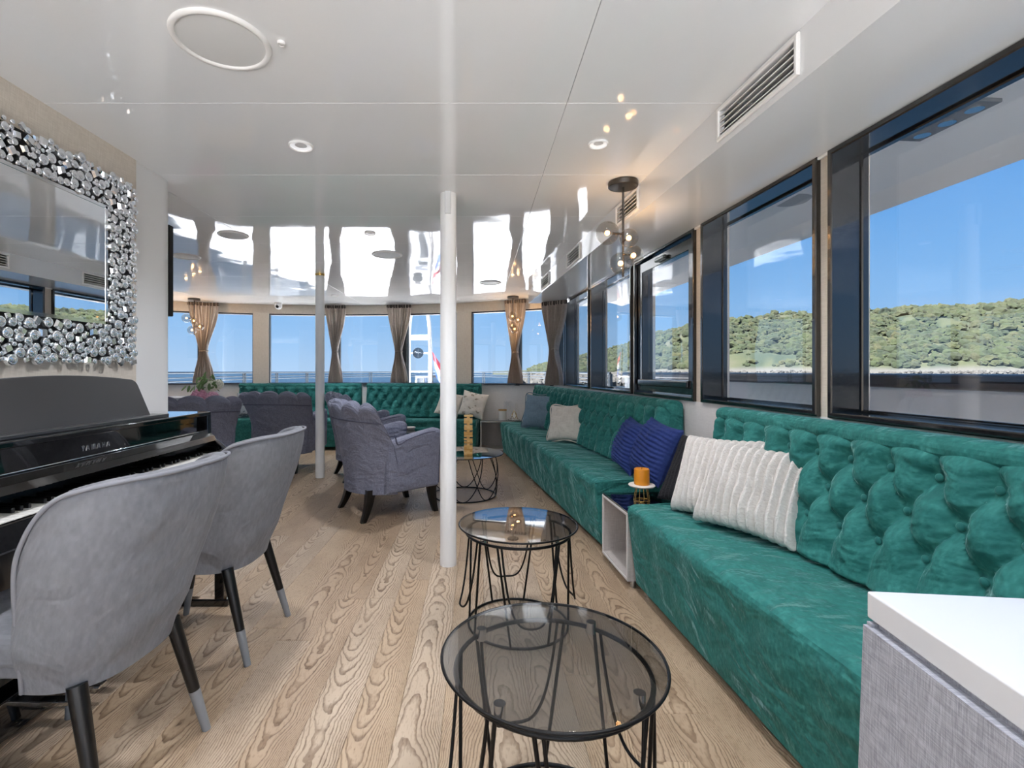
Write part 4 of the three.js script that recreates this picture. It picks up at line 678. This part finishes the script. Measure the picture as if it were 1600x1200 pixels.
// ---------------------------------------------------------------- curtains
function curtain(label, p, turn, w, y0, y1, yt, depth = 0.05) {
  const t = thing('curtain', label, 'curtain', p, turn, 'tied taupe curtains'), n = 9;
  const W = (y) => y > yt ? lerp(0.26, 1, Math.pow(sstep(yt, y1, y), 0.75)) : lerp(0.26, 0.7, Math.pow(sstep(yt, y0, y), 0.8));
  part(t, 'fabric', grid(110, 40, (u, v) => { const y = lerp(y0, y1, v), x = (u - 0.5) * w * W(y), a = u * n * 2 * PI + 0.7 * Math.sin(u * 9), k = depth * (0.4 + 0.6 * Math.min(1, 0.35 / W(y))); return [x + 0.006 * Math.sin(v * 9 + u * 20), y, k * Math.sin(a) + 0.01 * Math.sin(a * 2.3 + v * 4)]; }, (u, v) => [u * w * 2, v * (y1 - y0)]), M.taupe);
  part(t, 'tie_band', new THREE.TorusGeometry(w * 0.135, 0.012, 8, 30).rotateX(PI / 2).scale(1, 1, 0.62).translate(0, yt, 0), M.taupe);
  part(t, 'header_tape', rb(w * 1.02, 0.05, 0.05, 0, y1 - 0.02, 0, 0.015), M.headTape ??= std({ color: 0x4f4843, roughness: 0.9 }));
}
curtain('taupe tied curtain behind the left pendant', V(-4.06, 0, 7.42), 0.3, 0.42, 0.955, 2.15, 1.43);
curtain('taupe tied curtain just right of the far column', V(-2.2, 0, 7.76), 0.02, 0.32, 0.955, 2.15, 1.43);
curtain('taupe tied curtain between the columns left of the mast', V(-1.2, 0, 7.69), -0.1, 0.38, 0.955, 2.15, 1.43);
curtain('taupe tied curtain behind the right forward pendant', V(0.55, 0, 7.16), -0.38, 0.32, 0.955, 2.15, 1.40);
curtain('taupe tied curtain on the starboard wall at the end of the duct casing', wallPt(1.36, 0, 6.15), -0.75, 0.36, 0.955, 2.0, 1.40, 0.05);

// ---------------------------------------------------------------- cabinet and flowers beyond the pillar
{
  const t = thing('cabinet', 'white cabinet with grey top beyond the pillar', 'cabinet', V(-3.95, 0, 6.1)); part(t, 'body', span(-0.42, 0.42, 0, 0.79, -0.2, 0.2, 0.005), M.whitePaint); part(t, 'worktop', span(-0.44, 0.44, 0.79, 0.815, -0.22, 0.22, 0.004), M.grille); for (const s of [-1, 1]) part(t, 'door', span(s * 0.21 - 0.2, s * 0.21 + 0.2, 0.06, 0.77, 0.2, 0.215, 0.003), M.whitePaint);
  const b = thing('flower_table', 'small round side table under the flower vase', 'table', V(-3.22, 0, 6.0)); part(b, 'top', cy(0.2, 0.2, 0.02, 0, 0.5, 0, 36), M.ebony); part(b, 'stem', cy(0.02, 0.02, 0.49, 0, 0.245, 0), M.ebony); part(b, 'base', cy(0.15, 0.14, 0.02, 0, 0.01, 0, 30), M.ebony);
  solo('vase', 'brown vase holding the pink flowers', 'vase', lathe([[0.001, 0], [0.05, 0], [0.085, 0.1], [0.07, 0.2], [0.055, 0.26], [0.065, 0.28], [0.058, 0.28], [0.05, 0.26], [0.001, 0.25]], 28), std({ color: 0x7c5a36, roughness: 0.35 }), V(-3.22, 0.51, 6.0));
  const f = thing('flower_bouquet', 'bouquet of pink and white blossoms with green leaves in the brown vase', 'flowers', V(-3.22, 0.77, 6.0)), r = rng(231), mats = [0xdc9fb4, 0xe3b0c2, 0xe8e6d4, 0x7d9a62].map((c) => std({ color: c, roughness: 0.9 }));
  const bloom = (x, y, z, R, m) => { const gs = []; for (let k = 0; k < 60; k++) { const a = k * 2.399, q = 1 - 2 * (k + 0.5) / 60, s = Math.sqrt(1 - q * q); gs.push(new THREE.IcosahedronGeometry(R * 0.27, 0).translate(x + R * 0.85 * s * Math.cos(a), y + R * 0.85 * q, z + R * 0.85 * s * Math.sin(a))); } part(f, 'blossom', join(gs), mats[m]); };
  bloom(-0.06, 0.06, 0.1, 0.085, 0); bloom(0.09, 0.04, 0.09, 0.075, 1); bloom(0.02, 0.17, 0.0, 0.07, 2); bloom(0.09, 0.2, -0.04, 0.06, 2); bloom(-0.09, 0.18, -0.03, 0.06, 3);
  for (let k = 0; k < 34; k++) { const a = r() * 6.28, l = 0.1 + r() * 0.16, e = 0.2 + r() * 1.1, g = new THREE.SphereGeometry(1, 8, 5).scale(0.02, 0.045, 0.005).rotateX(r() * 1.5).rotateY(a).translate(Math.cos(a) * l * Math.cos(e) - 0.02, 0.1 + l * Math.sin(e), Math.sin(a) * l * Math.cos(e)); part(f, 'leaf', g, mats[3]); }
}

// ---------------------------------------------------------------- fittings under the side overhang
{
  const t = thing('deck_light', 'long rectangular light fitting under the side deck overhang', 'light', wallPt(2.12, 2.188, 1.98), TH); part(t, 'frame', rb(0.10, 0.016, 0.34, 0, 0, 0, 0.003), std({ color: 0x7c7f82, roughness: 0.5 })); for (const k of [-1, 0, 1]) part(t, 'lamp', cy(0.03, 0.03, 0.006, 0, -0.008, k * 0.11), M.chrome);
  const s = thing('deck_speaker', 'round speaker under the side deck overhang', 'speaker', wallPt(2.15, 2.192, 2.97), TH); part(s, 'grille', lathe([[0.001, -0.014], [0.09, -0.012], [0.11, 0.004]], 36), std({ color: 0xa9abac, roughness: 0.7 }));
}
renderer.render(scene, camera);
